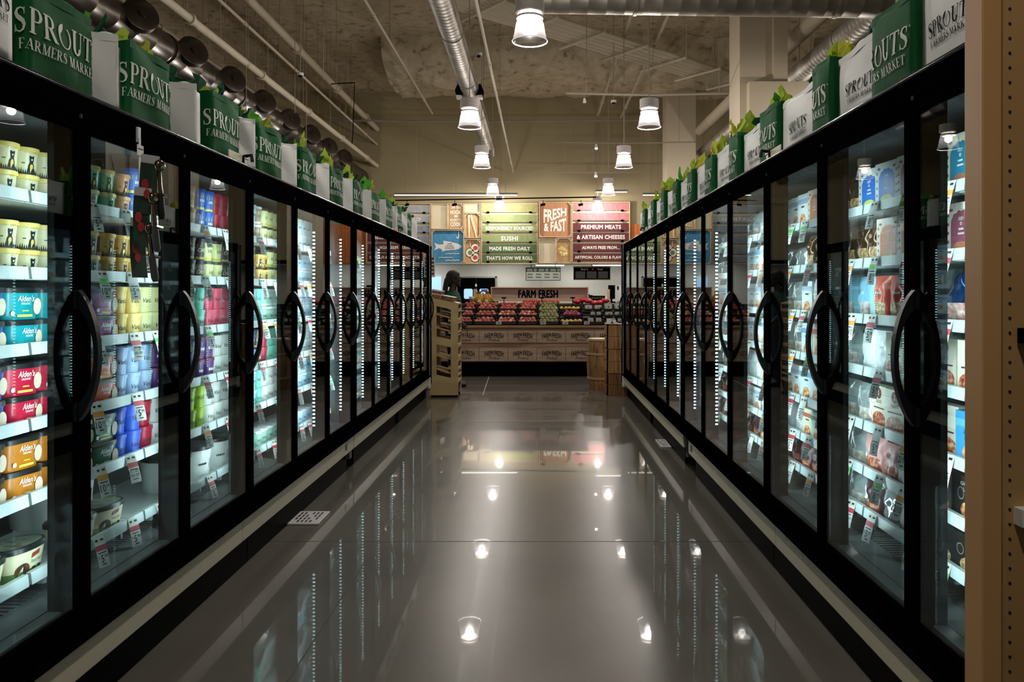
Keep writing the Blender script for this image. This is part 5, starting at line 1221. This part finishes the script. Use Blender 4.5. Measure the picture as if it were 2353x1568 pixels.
# boxes and bags
food1=fruitmat('food_meatball',(110,40,24),(178,84,60),(226,170,130),60); food2=fruitmat('food_lasagne',(140,50,28),(206,120,70),(236,206,160),50); food3=fruitmat('food_noodle',(120,90,50),(190,150,100),(230,210,170),70)
def carton(w_,h_,d_,fc,sc,art,nm):
    g=MB(); g.box(-w_/2,w_/2,0,d_,0,h_,0); ms=[M('carton_side_'+nm,sc,.45)]
    y=-.0006
    def fl(geo,m,k=0): g.flat(geo,(0,y-.0005*k,0),(1,0,0),(0,0,1),1,m)
    fl(rect2(-w_/2,w_/2,0,h_),1); ms.append(M('carton_face_'+nm,fc,.4))
    if art[0]=='arch':
        ms+= [M('arch_'+nm,art[1],.4),paper,fruitmat('bowl_'+nm,*art[2]),M('arch_orn_'+nm,art[3],.5)]
        aw=w_*.34; pts=[(-aw,h_*.12)]
        for i in range(13):
            t=i/12; a=PI-PI*t; pts.append((aw*math.cos(a)*(1+.0),h_*.58+h_*.26*math.sin(a)**.8+(.006 if i%2 else 0)))
        pts.append((aw,h_*.12)); fl((pts,[tuple(range(len(pts)))]),2,1)
        fl(disc2(0,h_*.14,aw*.95,h_*.10,16),3,2); fl(disc2(0,h_*.21,aw*.75,h_*.09,16),4,3)
        fl(shift2(text('DEEP',.01,'CENTER',.8),0,h_*.68,h_*.055),3,2); fl(shift2(text('#4',.0,'CENTER',.9),0,h_*.50,h_*.05),3,2); fl(shift2(text('#6',.0,'CENTER',.8),0,h_*.42,h_*.05),3,2); fl(disc2(0,h_*.62,h_*.03,n=10,inner=.5),3,2)
        for q in range(5): fl(disc2(w_*.42,h_*(.15+.16*q),w_*.035,h_*.03,8),5,1); fl(disc2(-w_*.42,h_*(.15+.16*q),w_*.03,h_*.035,8),5,1)
        fl(disc2(-w_*.33,h_*.88,w_*.07,h_*.03,8),5,1); fl(disc2(w_*.33,h_*.88,w_*.07,h_*.03,8),5,1)
    elif art[0]=='raos':
        ms+= [M('raos_brown',(120,44,34),.5),M('raos_band',(110,34,40),.5),art[1],M('raos_grey',(90,74,64),.6)]
        fl(disc2(0,h_*.84,w_*.17,n=18),2,1); fl(rect2(-w_*.02,w_*.02,h_*.78,h_*.90),1,2); fl(shift2(text("RAO'S",.01,'CENTER',.85),0,h_*.62,h_*.075),5,1); fl(rect2(-w_*.36,w_*.36,h_*.50,h_*.53),3,1)
        blob=disc2(0,h_*.24,w_*.46,h_*.20,22); fl(([(x*(1+.06*math.sin(7*x/w_)),z) for x,z in blob[0]],blob[1]),4,1)
    elif art[0]=='black':
        ms+= [paper,art[1],M('black_box_grey',(120,118,112),.5)]
        for i,l in enumerate(art[2].split('|')): fl(shift2(text(l,.0,'CENTER',.8),0,h_*(.80-.11*i),h_*.075),2,1)
        fl(disc2(w_*.05,h_*.28,w_*.36,h_*.22,20),3,1); fl(disc2(-w_*.30,h_*.62,w_*.11,h_*.14,14,inner=.8),4,1)
    elif art[0]=='bands':
        ms+= [M('band_'+nm,art[1],.5),ink,food2]
        fl(rect2(-w_/2,w_/2,h_*.72,h_*.86),2,1); [fl(shift2(text(l,.01,'CENTER',.75),0,h_*(.60-.10*i),h_*.075),3,1) for i,l in enumerate(art[2].split('|'))]; fl(disc2(0,h_*.26,w_*.30,h_*.18,16),4,1)
    return prod([('carton',g,ms)],'frozen_food_box','frozen food box',False)
def fbag(w_,h_,d_,col,win,nm,txt='',foil=False,neck=False):
    g=MB()
    def f(sgn):
        def q(u,v):
            a=2*u-1; b_=2*v-1; bulge=(1-abs(a)**3)*(1-abs(b_)**4); wob=.006*noise.noise(Vector((u*5,v*5,len(nm)+sgn)))
            ww=w_/2*(1-.04*math.sin(PI*v)); 
            if neck: ww*= (1 if v<.5 else max(.22,1-1.9*(v-.5)))
            return (a*ww,d_/2-sgn*(d_/2*bulge*.95+wob*bulge*2),v*h_)
        return q
    g.grid(f(1),14,16,0); g.grid(f(-1),14,16,0)
    n=14
    if win is not None:
        for i in range(len(g.m)//2):
            r_,c_=i//14,i%14
            if 1<=r_<=6 and 2<=c_<=11: g.m[i]=1
    ms=[M('bagfilm_'+nm,col,.18 if foil else .32,.6 if foil else 0), win or M('bagfilm_'+nm,col,.3)]
    if txt:
        fr=f(1); g.flat(text(txt,.01,'CENTER',.75,0),(0,0,h_*.60),(1,0,0),(0,0,1),h_*.075,2,lambda v:(v[0],fr(min(1,max(0,v[0]/w_+.5)),min(1,v[2]/h_))[1]-.0015,v[2])); ms.append(paper)
    return prod([('film',g,ms)],'frozen_food_bag','frozen food bag',True)
Q={}
Q['tealarch']=(carton(.17,.19,.06,(222,214,190),(16,110,116),('arch',(20,120,150),((90,50,40),(170,110,90),(220,190,160)),(40,90,90)),'tealarch'),'white box with teal arch')
Q['bluearch']=(carton(.17,.185,.06,(214,214,206),(36,104,200),('arch',(38,104,190),((150,180,60),(200,206,110),(226,226,170)),(60,90,140)),'bluearch'),'white box with blue arch')
Q['pinkarch']=(carton(.17,.185,.06,(222,212,200),(150,60,90),('arch',(140,70,90),((150,60,40),(200,130,100),(226,190,160)),(150,50,50)),'pinkarch'),'white box with rose arch')
Q['orangearch']=(carton(.17,.185,.06,(222,212,200),(220,90,40),('arch',(206,120,80),((150,90,40),(200,150,90),(226,200,150)),(150,80,50)),'orangearch'),'white box with orange arch')
Q['raosa']=(carton(.135,.185,.045,(226,218,198),(214,206,186),('raos',food1),'raosa'),"cream RAO'S meatball box" if False else 'cream meatball box with maroon band')
Q['raosb']=(carton(.17,.185,.045,(228,222,206),(214,206,186),('raos',food2),'raosb'),'cream lasagne box with maroon band')
Q['blackbox']=(carton(.17,.185,.05,(28,26,26),(22,20,20),('black',food2,'CHEESE CURD|LASAGNA'),'blackbox'),'black lasagne box'); Q['blackbox2']=(carton(.17,.165,.05,(30,28,28),(22,20,20),('black',food3,'#5|#4'),'blackbox2'),'black pastry box')
Q['wafflebox']=(carton(.16,.18,.05,(60,150,206),(50,130,190),('bands',(90,170,220),'BLUE CORN|& WAFFLES'),'wafflebox'),'sky blue waffle box')
for n_,c_,b_,k in (('whitebox',(214,220,220),(150,170,190),'white'),('icebox',(196,214,220),(110,150,180),'pale blue'),('creambox',(220,212,190),(180,90,70),'cream'),('mintbox',(190,214,200),(80,140,110),'pale green'),('pinkbox',(220,190,190),(190,50,70),'pale pink')):
    Q[n_]=(carton(.13,.18,.045,c_,tuple(int(v*.85) for v in c_),('bands',b_,'#5'),n_),f'{k} banded box')
Q['shrimp']=(fbag(.20,.20,.08,(18,64,120),fruitmat('food_shrimp',(180,120,110),(214,170,160),(236,214,206),45),'shrimp','',True,True),'knotted blue bag of pink shrimp'); Q['popcorn']=(fbag(.11,.18,.06,(96,70,50),food3,'popcorn','',True),'brown foil snack bag')
Q['skybag']=(fbag(.15,.19,.05,(130,190,214),fruitmat('food_mix',(150,110,80),(190,190,190),(220,210,200),30),'skybag','#3'),'light blue bag'); Q['orangebag']=(fbag(.14,.19,.05,(206,84,56),food3,'orangebag','#5'),'orange bag with clear window'); Q['purplebag']=(fbag(.14,.19,.05,(70,40,90),food3,'purplebag','SWEET &'),'purple bag with clear window')
Q['pinkbag']=(fbag(.16,.17,.05,(214,150,150),food1,'pinkbag','#4'),'pink pizza bag'); Q['foilbag']=(fbag(.17,.13,.07,(190,196,196),None,'foilbag','',True),'crinkled silver foil bag'); Q['greenbag']=(fbag(.13,.18,.06,(60,140,50),fruitmat('food_greens',(20,70,20),(50,120,40),(120,170,80),30),'greenbag',''),'green vegetable bag')
Q['clearbag']=(fbag(.15,.18,.05,(206,216,216),fruitmat('food_pale',(170,150,130),(206,200,190),(226,226,220),30),'clearbag','',True),'pale glossy bag'); Q['darkbag']=(fbag(.14,.16,.05,(70,30,40),food1,'darkbag','',False),'dark red meat bag'); Q['whitebag']=(fbag(.13,.19,.05,(220,224,224),None,'whitebag','#5',False),'white bag')
for k_,(pr_,lk_) in Q.items():
    for n__,me_ in pr_[2]:
        if pr_[0]=='frozen_food_bag': me_.set_sharp_from_angle(angle=math.radians(60))
QW={'tealarch':.18,'bluearch':.18,'pinkarch':.18,'orangearch':.18,'raosa':.142,'raosb':.178,'blackbox':.178,'blackbox2':.178,'wafflebox':.168,'shrimp':.20,'popcorn':.115,'skybag':.155,'orangebag':.145,'purplebag':.145,'pinkbag':.165,'foilbag':.175,'greenbag':.135,'clearbag':.155,'darkbag':.145,'whitebag':.135}
BAYR={0:'first right bay',1:'second right bay',2:'third right bay',3:'fourth right bay',4:'fifth right bay',5:'sixth right bay'}
def fill_right(bay,ya,yb,li,kinds,bays=BAYR,s=1):
    y=ya;i=0;cnt={}
    while y<yb and i<20:
        k=kinds[min(i,len(kinds)-1)]; w_=QW.get(k,.137); q=cnt.get(k,0); cnt[k]=q+1
        gap=(shelfz[s][li-1]-shelfz[s][li]-.035) if li>0 else .20
        t=place(k,s,y+w_/2,shelfz[s][li]-.012,f'{Q[k][1]}, {ORD[q]} from near end, {LV[s][li]} shelf, {bays[bay]}',R.uniform(0,.012),R.uniform(-.06,.06)+(.05 if s>0 else -.05),dic=Q,grp=f'{Q[k][1]}s on the {LV[s][li]} shelf of the {bays[bay]}')
        h0=max(v.co.z for v in t.children[0].data.vertices)
        if h0>gap: t.scale=(1,1,gap/h0)
        t.rotation_euler[0]=0
        y+=w_; i+=1
seqA=[['tealarch'],['pinkarch','pinkarch','bluearch'],['shrimp','shrimp','darkbag'],['raosa','raosa','raosa'],['popcorn','wafflebox','raosb'],['greenbag','blackbox','blackbox'],['greenbag','blackbox2','blackbox2']]
for li in range(7): fill_right(0,2.22,2.66,li,seqA[li])
seqB=[['pinkarch','bluearch','bluearch','popcorn','popcorn'],['orangearch','orangearch','popcorn','popcorn','popcorn'],['purplebag','orangebag','orangebag','skybag','skybag'],['raosa','raosa','whitebag','whitebag','clearbag'],['raosa','raosa','raosa','clearbag'],['blackbox','pinkbag','pinkbag','clearbag'],['blackbox2','foilbag','darkbag','clearbag']]
for li in range(7): fill_right(1,2.74,3.44,li,seqB[li])
seqC=[['creambox','orangearch','whitebox'],['mintbox','popcorn','popcorn','foilbag'],['purplebag','whitebag','whitebox','clearbag'],['pinkbox','creambox','icebox','clearbag'],['creambox','icebox','icebox','whitebox'],['creambox','mintbox','creambox','whitebag'],['foilbag','darkbag','darkbag']]
for li in range(7): fill_right(2,3.58,4.24,li,seqC[li])
seqD=[['foilbag','clearbag','clearbag'],['whitebox','whitebox','icebox'],['clearbag','whitebag','whitebox'],['clearbag','icebox','whitebox'],['whitebox','mintbox','whitebag'],['mintbox','whitebag','whitebox'],['darkbag','blackbox2','darkbag']]
for li in range(7): fill_right(3,4.46,5.04,li,seqD[li])
seqE=[['clearbag','foilbag'],['clearbag','foilbag'],['whitebag','icebox'],['foilbag','clearbag'],['foilbag','clearbag'],['foilbag','darkbag'],['foilbag','darkbag']]
for li in range(7): fill_right(4,5.30,5.84,li,seqE[li])
for li in range(7): fill_right(5,6.36,6.86,li,[['icebox','clearbag'][li%2],'whitebox','icebox'])
BL={5:'sixth left bay',6:'seventh left bay',7:'eighth left bay',8:'ninth left bay',9:'tenth left bay',10:'eleventh left bay'}
for b_,(ya,yb) in {5:(6.05,6.55),6:(6.75,7.25),7:(7.5,7.95),8:(8.2,8.6)}.items():
    for li in range(6): fill_right(b_,ya,yb,li,[['whitebox','icebox','whitebag'],['icebox','whitebox','mintbox'],['clearbag','whitebox','icebox']][(li+b_)%3],BL,-1)
BR2={6:'seventh right bay',7:'eighth right bay',8:'ninth right bay'}
for b_,(ya,yb) in {6:(7.1,7.6),7:(7.9,8.3)}.items():
    for li in range(7): fill_right(b_,ya,yb,li,[['icebox','whitebox'],['clearbag','whitebox'],['mintbox','icebox']][(li+b_)%3],BR2,1)
# ---------------------------------------------------------------- clip strip with scoops on the second left door
Yc=2.87
def W(px,py,d): # point in front of the left doors at distance d from the door plane
    X=XF[-1]-d; u=VX-px; Y=F*X/u; return Vector((-X,Y,H-(py-VY)/F*Y))
t=thing('clip_strip','white plastic merchandising strip hanging from the left top rail','clip strip',(0,0,0))
p0=W(318,300,.02); g=MB(); g.box(p0.x-.004,p0.x+.004,p0.y-.010,p0.y+.010,p0.z-.045,p0.z+.012); g.build('strip_hook',wht,t)
g=MB(); g.box(p0.x+.004,p0.x+.006,p0.y-.007,p0.y+.007,1.55,p0.z-.03); g.build('strip',wht,t)
g=MB(); g.box(p0.x+.006,p0.x+.008,p0.y-.022,p0.y+.022,p0.z-.095,p0.z-.055,0); g.box(p0.x+.008,p0.x+.0085,p0.y-.018,p0.y+.018,p0.z-.072,p0.z-.068,1); g.build('price_holder',[paper,ink],t)
cardg=M('card_green',(34,62,44),.5); cardr=M('card_red',(196,60,56),.5); gun=M('scoop_metal',(150,140,130),.12,1.0); hblk=M('scoop_handle',(20,20,22),.5); hgry=M('scoop_handle_grey',(60,62,66),.5)
for i,(pc,l,hm_) in enumerate(((W(345,425,.075),'ice cream scoop with black handle on green card, top of three',hblk),(W(330,500,.06),'ice cream scoop with grey handle on green card, middle of three',hgry),(W(322,570,.045),'ice cream scoop with dark handle on green card, lowest of three',hgry))):
    t=thing('carded_scoop',l,'ice cream scoop',pc); t.rotation_euler=(.10-.05*i,0,PI/2-.55+.1*i)
    g=MB(); g.grid(lambda u,v:(-.035+.07*u,.012*math.sin(v*2.5),-.11+.22*v),3,8,0); g.v=g.v
    g.grid(lambda u,v:(-.035+.07*u,.012*math.sin((.86+.14*v)*2.5)-.001,-.11+.22*(.86+.14*v)),3,2,1)
    g.flat(disc2(-.018,.0,.014,.020,12),(0,-.002+.006,0),(1,0,0),(0,0,1),1,2,lambda v:(v[0],v[1],v[2])); g.flat(disc2(-.012,-.035,.013,.018,12),(0,-.003,0),(1,0,0),(0,0,1),1,2)
    g.build('backing_card',[cardg,paper,cardr],t)
    g=MB(); g.tube([(0.012,-.03,.075),(0.012,-.032,.05),(.014,-.036,.0),(.016,-.04,-.03)],[(.004,.004),(.008,.008),(.010,.010),(.012,.012)],12); g.ball((.012,-.034,.072),.022,14,0,(1,.7,1.1)); g.tube([(.018,-.045,-.03),(.035,-.062,-.036)],.006,8); g.build('scoop_head',gun,t,smooth=True)
    g=MB(); g.tube([(.016,-.04,-.025),(.018,-.043,-.06),(.022,-.048,-.11),(.023,-.05,-.125)],[.011,.0125,.0135,.009],14); g.build('scoop_handle',hm_,t,smooth=True)
# ---------------------------------------------------------------- the shopper behind the rack
skin=M('skin_dark',(52,33,25),.55); hairm=M('hair_black',(14,12,12),.7,bump=.6,bscale=60); shirt=M('shirt_green',(18,72,54),.8); vest=M('vest_black',(14,14,16),.8); trou=M('trousers_black',(18,18,20),.85); shoe=M('shoe_black',(14,14,14),.5)
def remeshed(g,name,mat,parent,vox,smooth_it=3):
    o=g.build(name,mat,parent)
    m=o.modifiers.new('skin','REMESH'); m.mode='VOXEL'; m.voxel_size=vox; m.use_smooth_shade=True
    if smooth_it: s_=o.modifiers.new('soft','SMOOTH'); s_.factor=.5; s_.iterations=smooth_it
    dg=bpy.context.evaluated_depsgraph_get(); bpy.context.view_layer.update(); me=bpy.data.meshes.new_from_object(o.evaluated_get(dg)); o.modifiers.clear(); o.data=me; me.materials.clear(); me.materials.append(mat)
    me.polygons.foreach_set('use_smooth',[True]*len(me.polygons)); return o
# local frame: x forward (facing), y to his left, z up
pt=thing('person','person with long dark locs, glasses, green shirt and black vest behind the rack','person',(-1.36,11.80,0),.12)
g=MB()
def limb(pts,rs,n=14): g.tube(pts,rs,n)
limb([(0,0,.90),(-.01,0,1.02),(0,0,1.18),(.01,0,1.34),(0,0,1.44),(.0,0,1.48)],[(.155,.115),(.145,.105),(.165,.115),(.19,.12),(.15,.10),(.07,.07)],20)
limb([(0,0,1.44),(.018,0,1.53),(.03,0,1.60)],[.065,.056,.056],14)
g.ball((.035,0,1.665),.095,24,0,(1.02,.80,1.18)); g.ball((.075,0,1.605),.055,16,0,(1,.85,.85))
g.ball((.135,0,1.652),.017,10,0,(1.1,.9,1.2)); g.ball((.128,0,1.668),.011,10,0,(1,.8,2.0)); g.ball((.122,0,1.612),.018,10,0,(.8,1.5,.55)); g.ball((.112,0,1.575),.024,10,0,(1,1,.8)); g.ball((.118,0,1.70),.028,10,0,(.8,2.0,.5))
for s_ in (-1,1):
    g.ball((.02,s_*.078,1.655),.026,10,0,(.7,.35,1.25))
    limb([(0,s_*.17,1.41),(-.01,s_*.225,1.30),(-.01,s_*.24,1.14)],[.062,.054,.044])
# right arm (towards camera, local -y) reaches slightly forward; left hangs
hands=[]
for s_,el,wr in ((-1,(-.01,-.24,1.14),(.15,-.20,.98)),(1,(-.01,.24,1.14),(.10,.25,.93))):
    el=Vector(el); wr=Vector(wr); limb([el,(el+wr)/2,wr],[.044,.038,.027])
    d=(wr-el).normalized(); a=d.cross(Vector((0,1,0))).normalized(); b_=Vector((0,1,0))
    palm=wr+d*.05; limb([wr,palm,wr+d*.095],[(.022,.028),(.020,.040),(.016,.040)],12)
    for q in range(4):
        base=wr+d*.09+b_*((q-1.5)*.019); L=[.062,.074,.070,.055][q]; k1=base+d*L*.45+a*-.006; k2=k1+(d+a*-.5).normalized()*L*.32; k3=k2+(d+a*-1.0).normalized()*L*.24
        limb([base,k1,k2,k3],[.0095,.009,.0085,.007],8)
    tb=wr+d*.03+b_*.028*(-s_*-1)+a*-.01; limb([tb,tb+d*.03+b_*.02*s_*-1,tb+d*.058+b_*.022*s_*-1-a*.01],[.012,.0105,.008],8)
for s_ in (-1,1):
    limb([(0,s_*.085,.93),(.01,s_*.09,.72),(.015,s_*.09,.50),(0,s_*.09,.30),(-.01,s_*.09,.09)],[.10,.085,.062,.055,.040])
    limb([(-.05,s_*.09,.05),(.04,s_*.095,.05),(.13,s_*.10,.035),(.19,s_*.105,.03)],[(.035,.035),(.04,.04),(.045,.028),(.03,.02)],12)
body=remeshed(g,'body',skin,pt,.0075,2)
g=MB()
limb([(0,0,.92),(-.01,0,1.02),(0,0,1.18),(.01,0,1.34),(0,0,1.43),(0,0,1.49)],[(.172,.130),(.165,.123),(.182,.132),(.205,.136),(.168,.116),(.085,.085)],20)
for s_ in (-1,1): limb([(0,s_*.15,1.415),(-.01,s_*.23,1.30),(-.01,s_*.245,1.17)],[.078,.070,.062])
remeshed(g,'shirt',shirt,pt,.012,3)
g=MB(); limb([(-.012,0,.90),(-.02,0,1.02),(-.012,0,1.18),(-.002,0,1.34),(-.012,0,1.445)],[(.186,.134),(.178,.128),(.194,.140),(.200,.146),(.12,.13)],20)
for s_ in (-1,1): limb([(-.06,s_*.085,1.42),(0,s_*.09,1.475),(.07,s_*.07,1.43),(.12,s_*.06,1.30)],[.026,.026,.026,.02],8)
remeshed(g,'vest',vest,pt,.012,2)
g=MB(); limb([(0,0,.86),(0,0,.98)],[(.160,.125),(.162,.125)],18)
for s_ in (-1,1): limb([(0,s_*.085,.95),(.01,s_*.09,.72),(.015,s_*.09,.50),(0,s_*.09,.30),(-.01,s_*.09,.06)],[.118,.102,.082,.075,.068])
remeshed(g,'trousers',trou,pt,.014,3)
for s_ in (-1,1):
    g=MB(); limb([(-.075,s_*.09,.045),(-.03,s_*.09,.06),(.05,s_*.095,.058),(.14,s_*.10,.045),(.20,s_*.105,.032),(.225,s_*.107,.03)],[(.03,.03),(.046,.048),(.05,.048),(.052,.038),(.046,.03),(.02,.018)],14); g.box(-.085,.215,s_*.095-.045,s_*.095+.05,.0,.018); o=remeshed(g,'shoe',shoe,pt,.008,1); 
g=MB(); g.ball((.012,0,1.705),.108,24,0,(1.0,.86,1.0)); g.ball((-.045,0,1.64),.085,18,0,(.85,.95,1.1)); g.ball((.060,0,1.745),.065,16,0,(1,1,.6))
for i in range(26):
    a=-1.25+2.5*i/25; x=-.075*math.cos(a)-.02; y=.085*math.sin(a); zt_=1.66; q=R.uniform(-.01,.01)
    limb([(x*.8,y*.9,1.72),(x-.015,y,zt_),(x-.03+q,y*1.1,1.55),(x-.045+q,y*1.15+q,1.46-.03*R.random()),(x-.05,y*1.15,1.40-.04*R.random())],[.012,.012,.012,.011,.007],6)
remeshed(g,'hair',hairm,pt,.007,1)
g=MB(); g.ball((.098,0,1.582),.036,12,0,(.9,1.25,.9)); g.ball((.118,0,1.560),.022,10,0,(.9,1.2,1)); remeshed(g,'beard',hairm,pt,.006,1)
g=MB()
for s_ in (-1,1):
    cx,cy=.142,s_*.034; g.tube([(cx-.004*0,cy+.024*math.cos(2*PI*k/16),1.672+.019*math.sin(2*PI*k/16)) for k in range(17)],.0025,5,cap=False); g.tube([(.140,s_*.058,1.676),(.09,s_*.080,1.675),(.02,s_*.082,1.668)],.0025,5)
g.tube([(.142,-.010,1.674),(.147,0,1.678),(.142,.010,1.674)],.0025,5); g.build('glasses',blackmat,pt)
for s_ in (-1,1):
    g=MB(); g.ball((.112,s_*.034,1.672),.012,12,0,(.8,1,.9)); g.build('eye',M('eye_white',(200,195,185),.3),pt,smooth=True)
# ---------------------------------------------------------------- camera, world, view
cam=bpy.data.cameras.new('camera'); co=bpy.data.objects.new('camera',cam); C.objects.link(co); co.location=(0,0,H); co.rotation_euler=(PI/2,0,0)
cam.sensor_width=36; cam.sensor_fit='HORIZONTAL'; cam.lens=F/2353*36; cam.shift_x=(2353/2-VX)/2353; cam.shift_y=(VY-1568/2)/2353
cam.clip_start=.05; cam.clip_end=200
sc=bpy.context.scene; sc.camera=co
wd=bpy.data.worlds.new('world'); sc.world=wd; wd.use_nodes=True; wd.node_tree.nodes['Background'].inputs[0].default_value=(1,.93,.84,1); wd.node_tree.nodes['Background'].inputs[1].default_value=.05
sc.view_settings.view_transform='Standard'; sc.view_settings.look='None'; sc.view_settings.exposure=EXPO; sc.view_settings.gamma=1; sc.view_settings.use_curve_mapping=False
sc.cycles.use_denoising=True; sc.cycles.max_bounces=8; sc.cycles.use_adaptive_sampling=True; sc.cycles.adaptive_threshold=.02; sc.cycles.transparent_max_bounces=20; sc.cycles.diffuse_bounces=3; sc.cycles.glossy_bounces=5; sc.cycles.caustics_reflective=False; sc.cycles.caustics_refractive=False
sc.cycles.sample_clamp_indirect=6; sc.cycles.use_light_tree=True
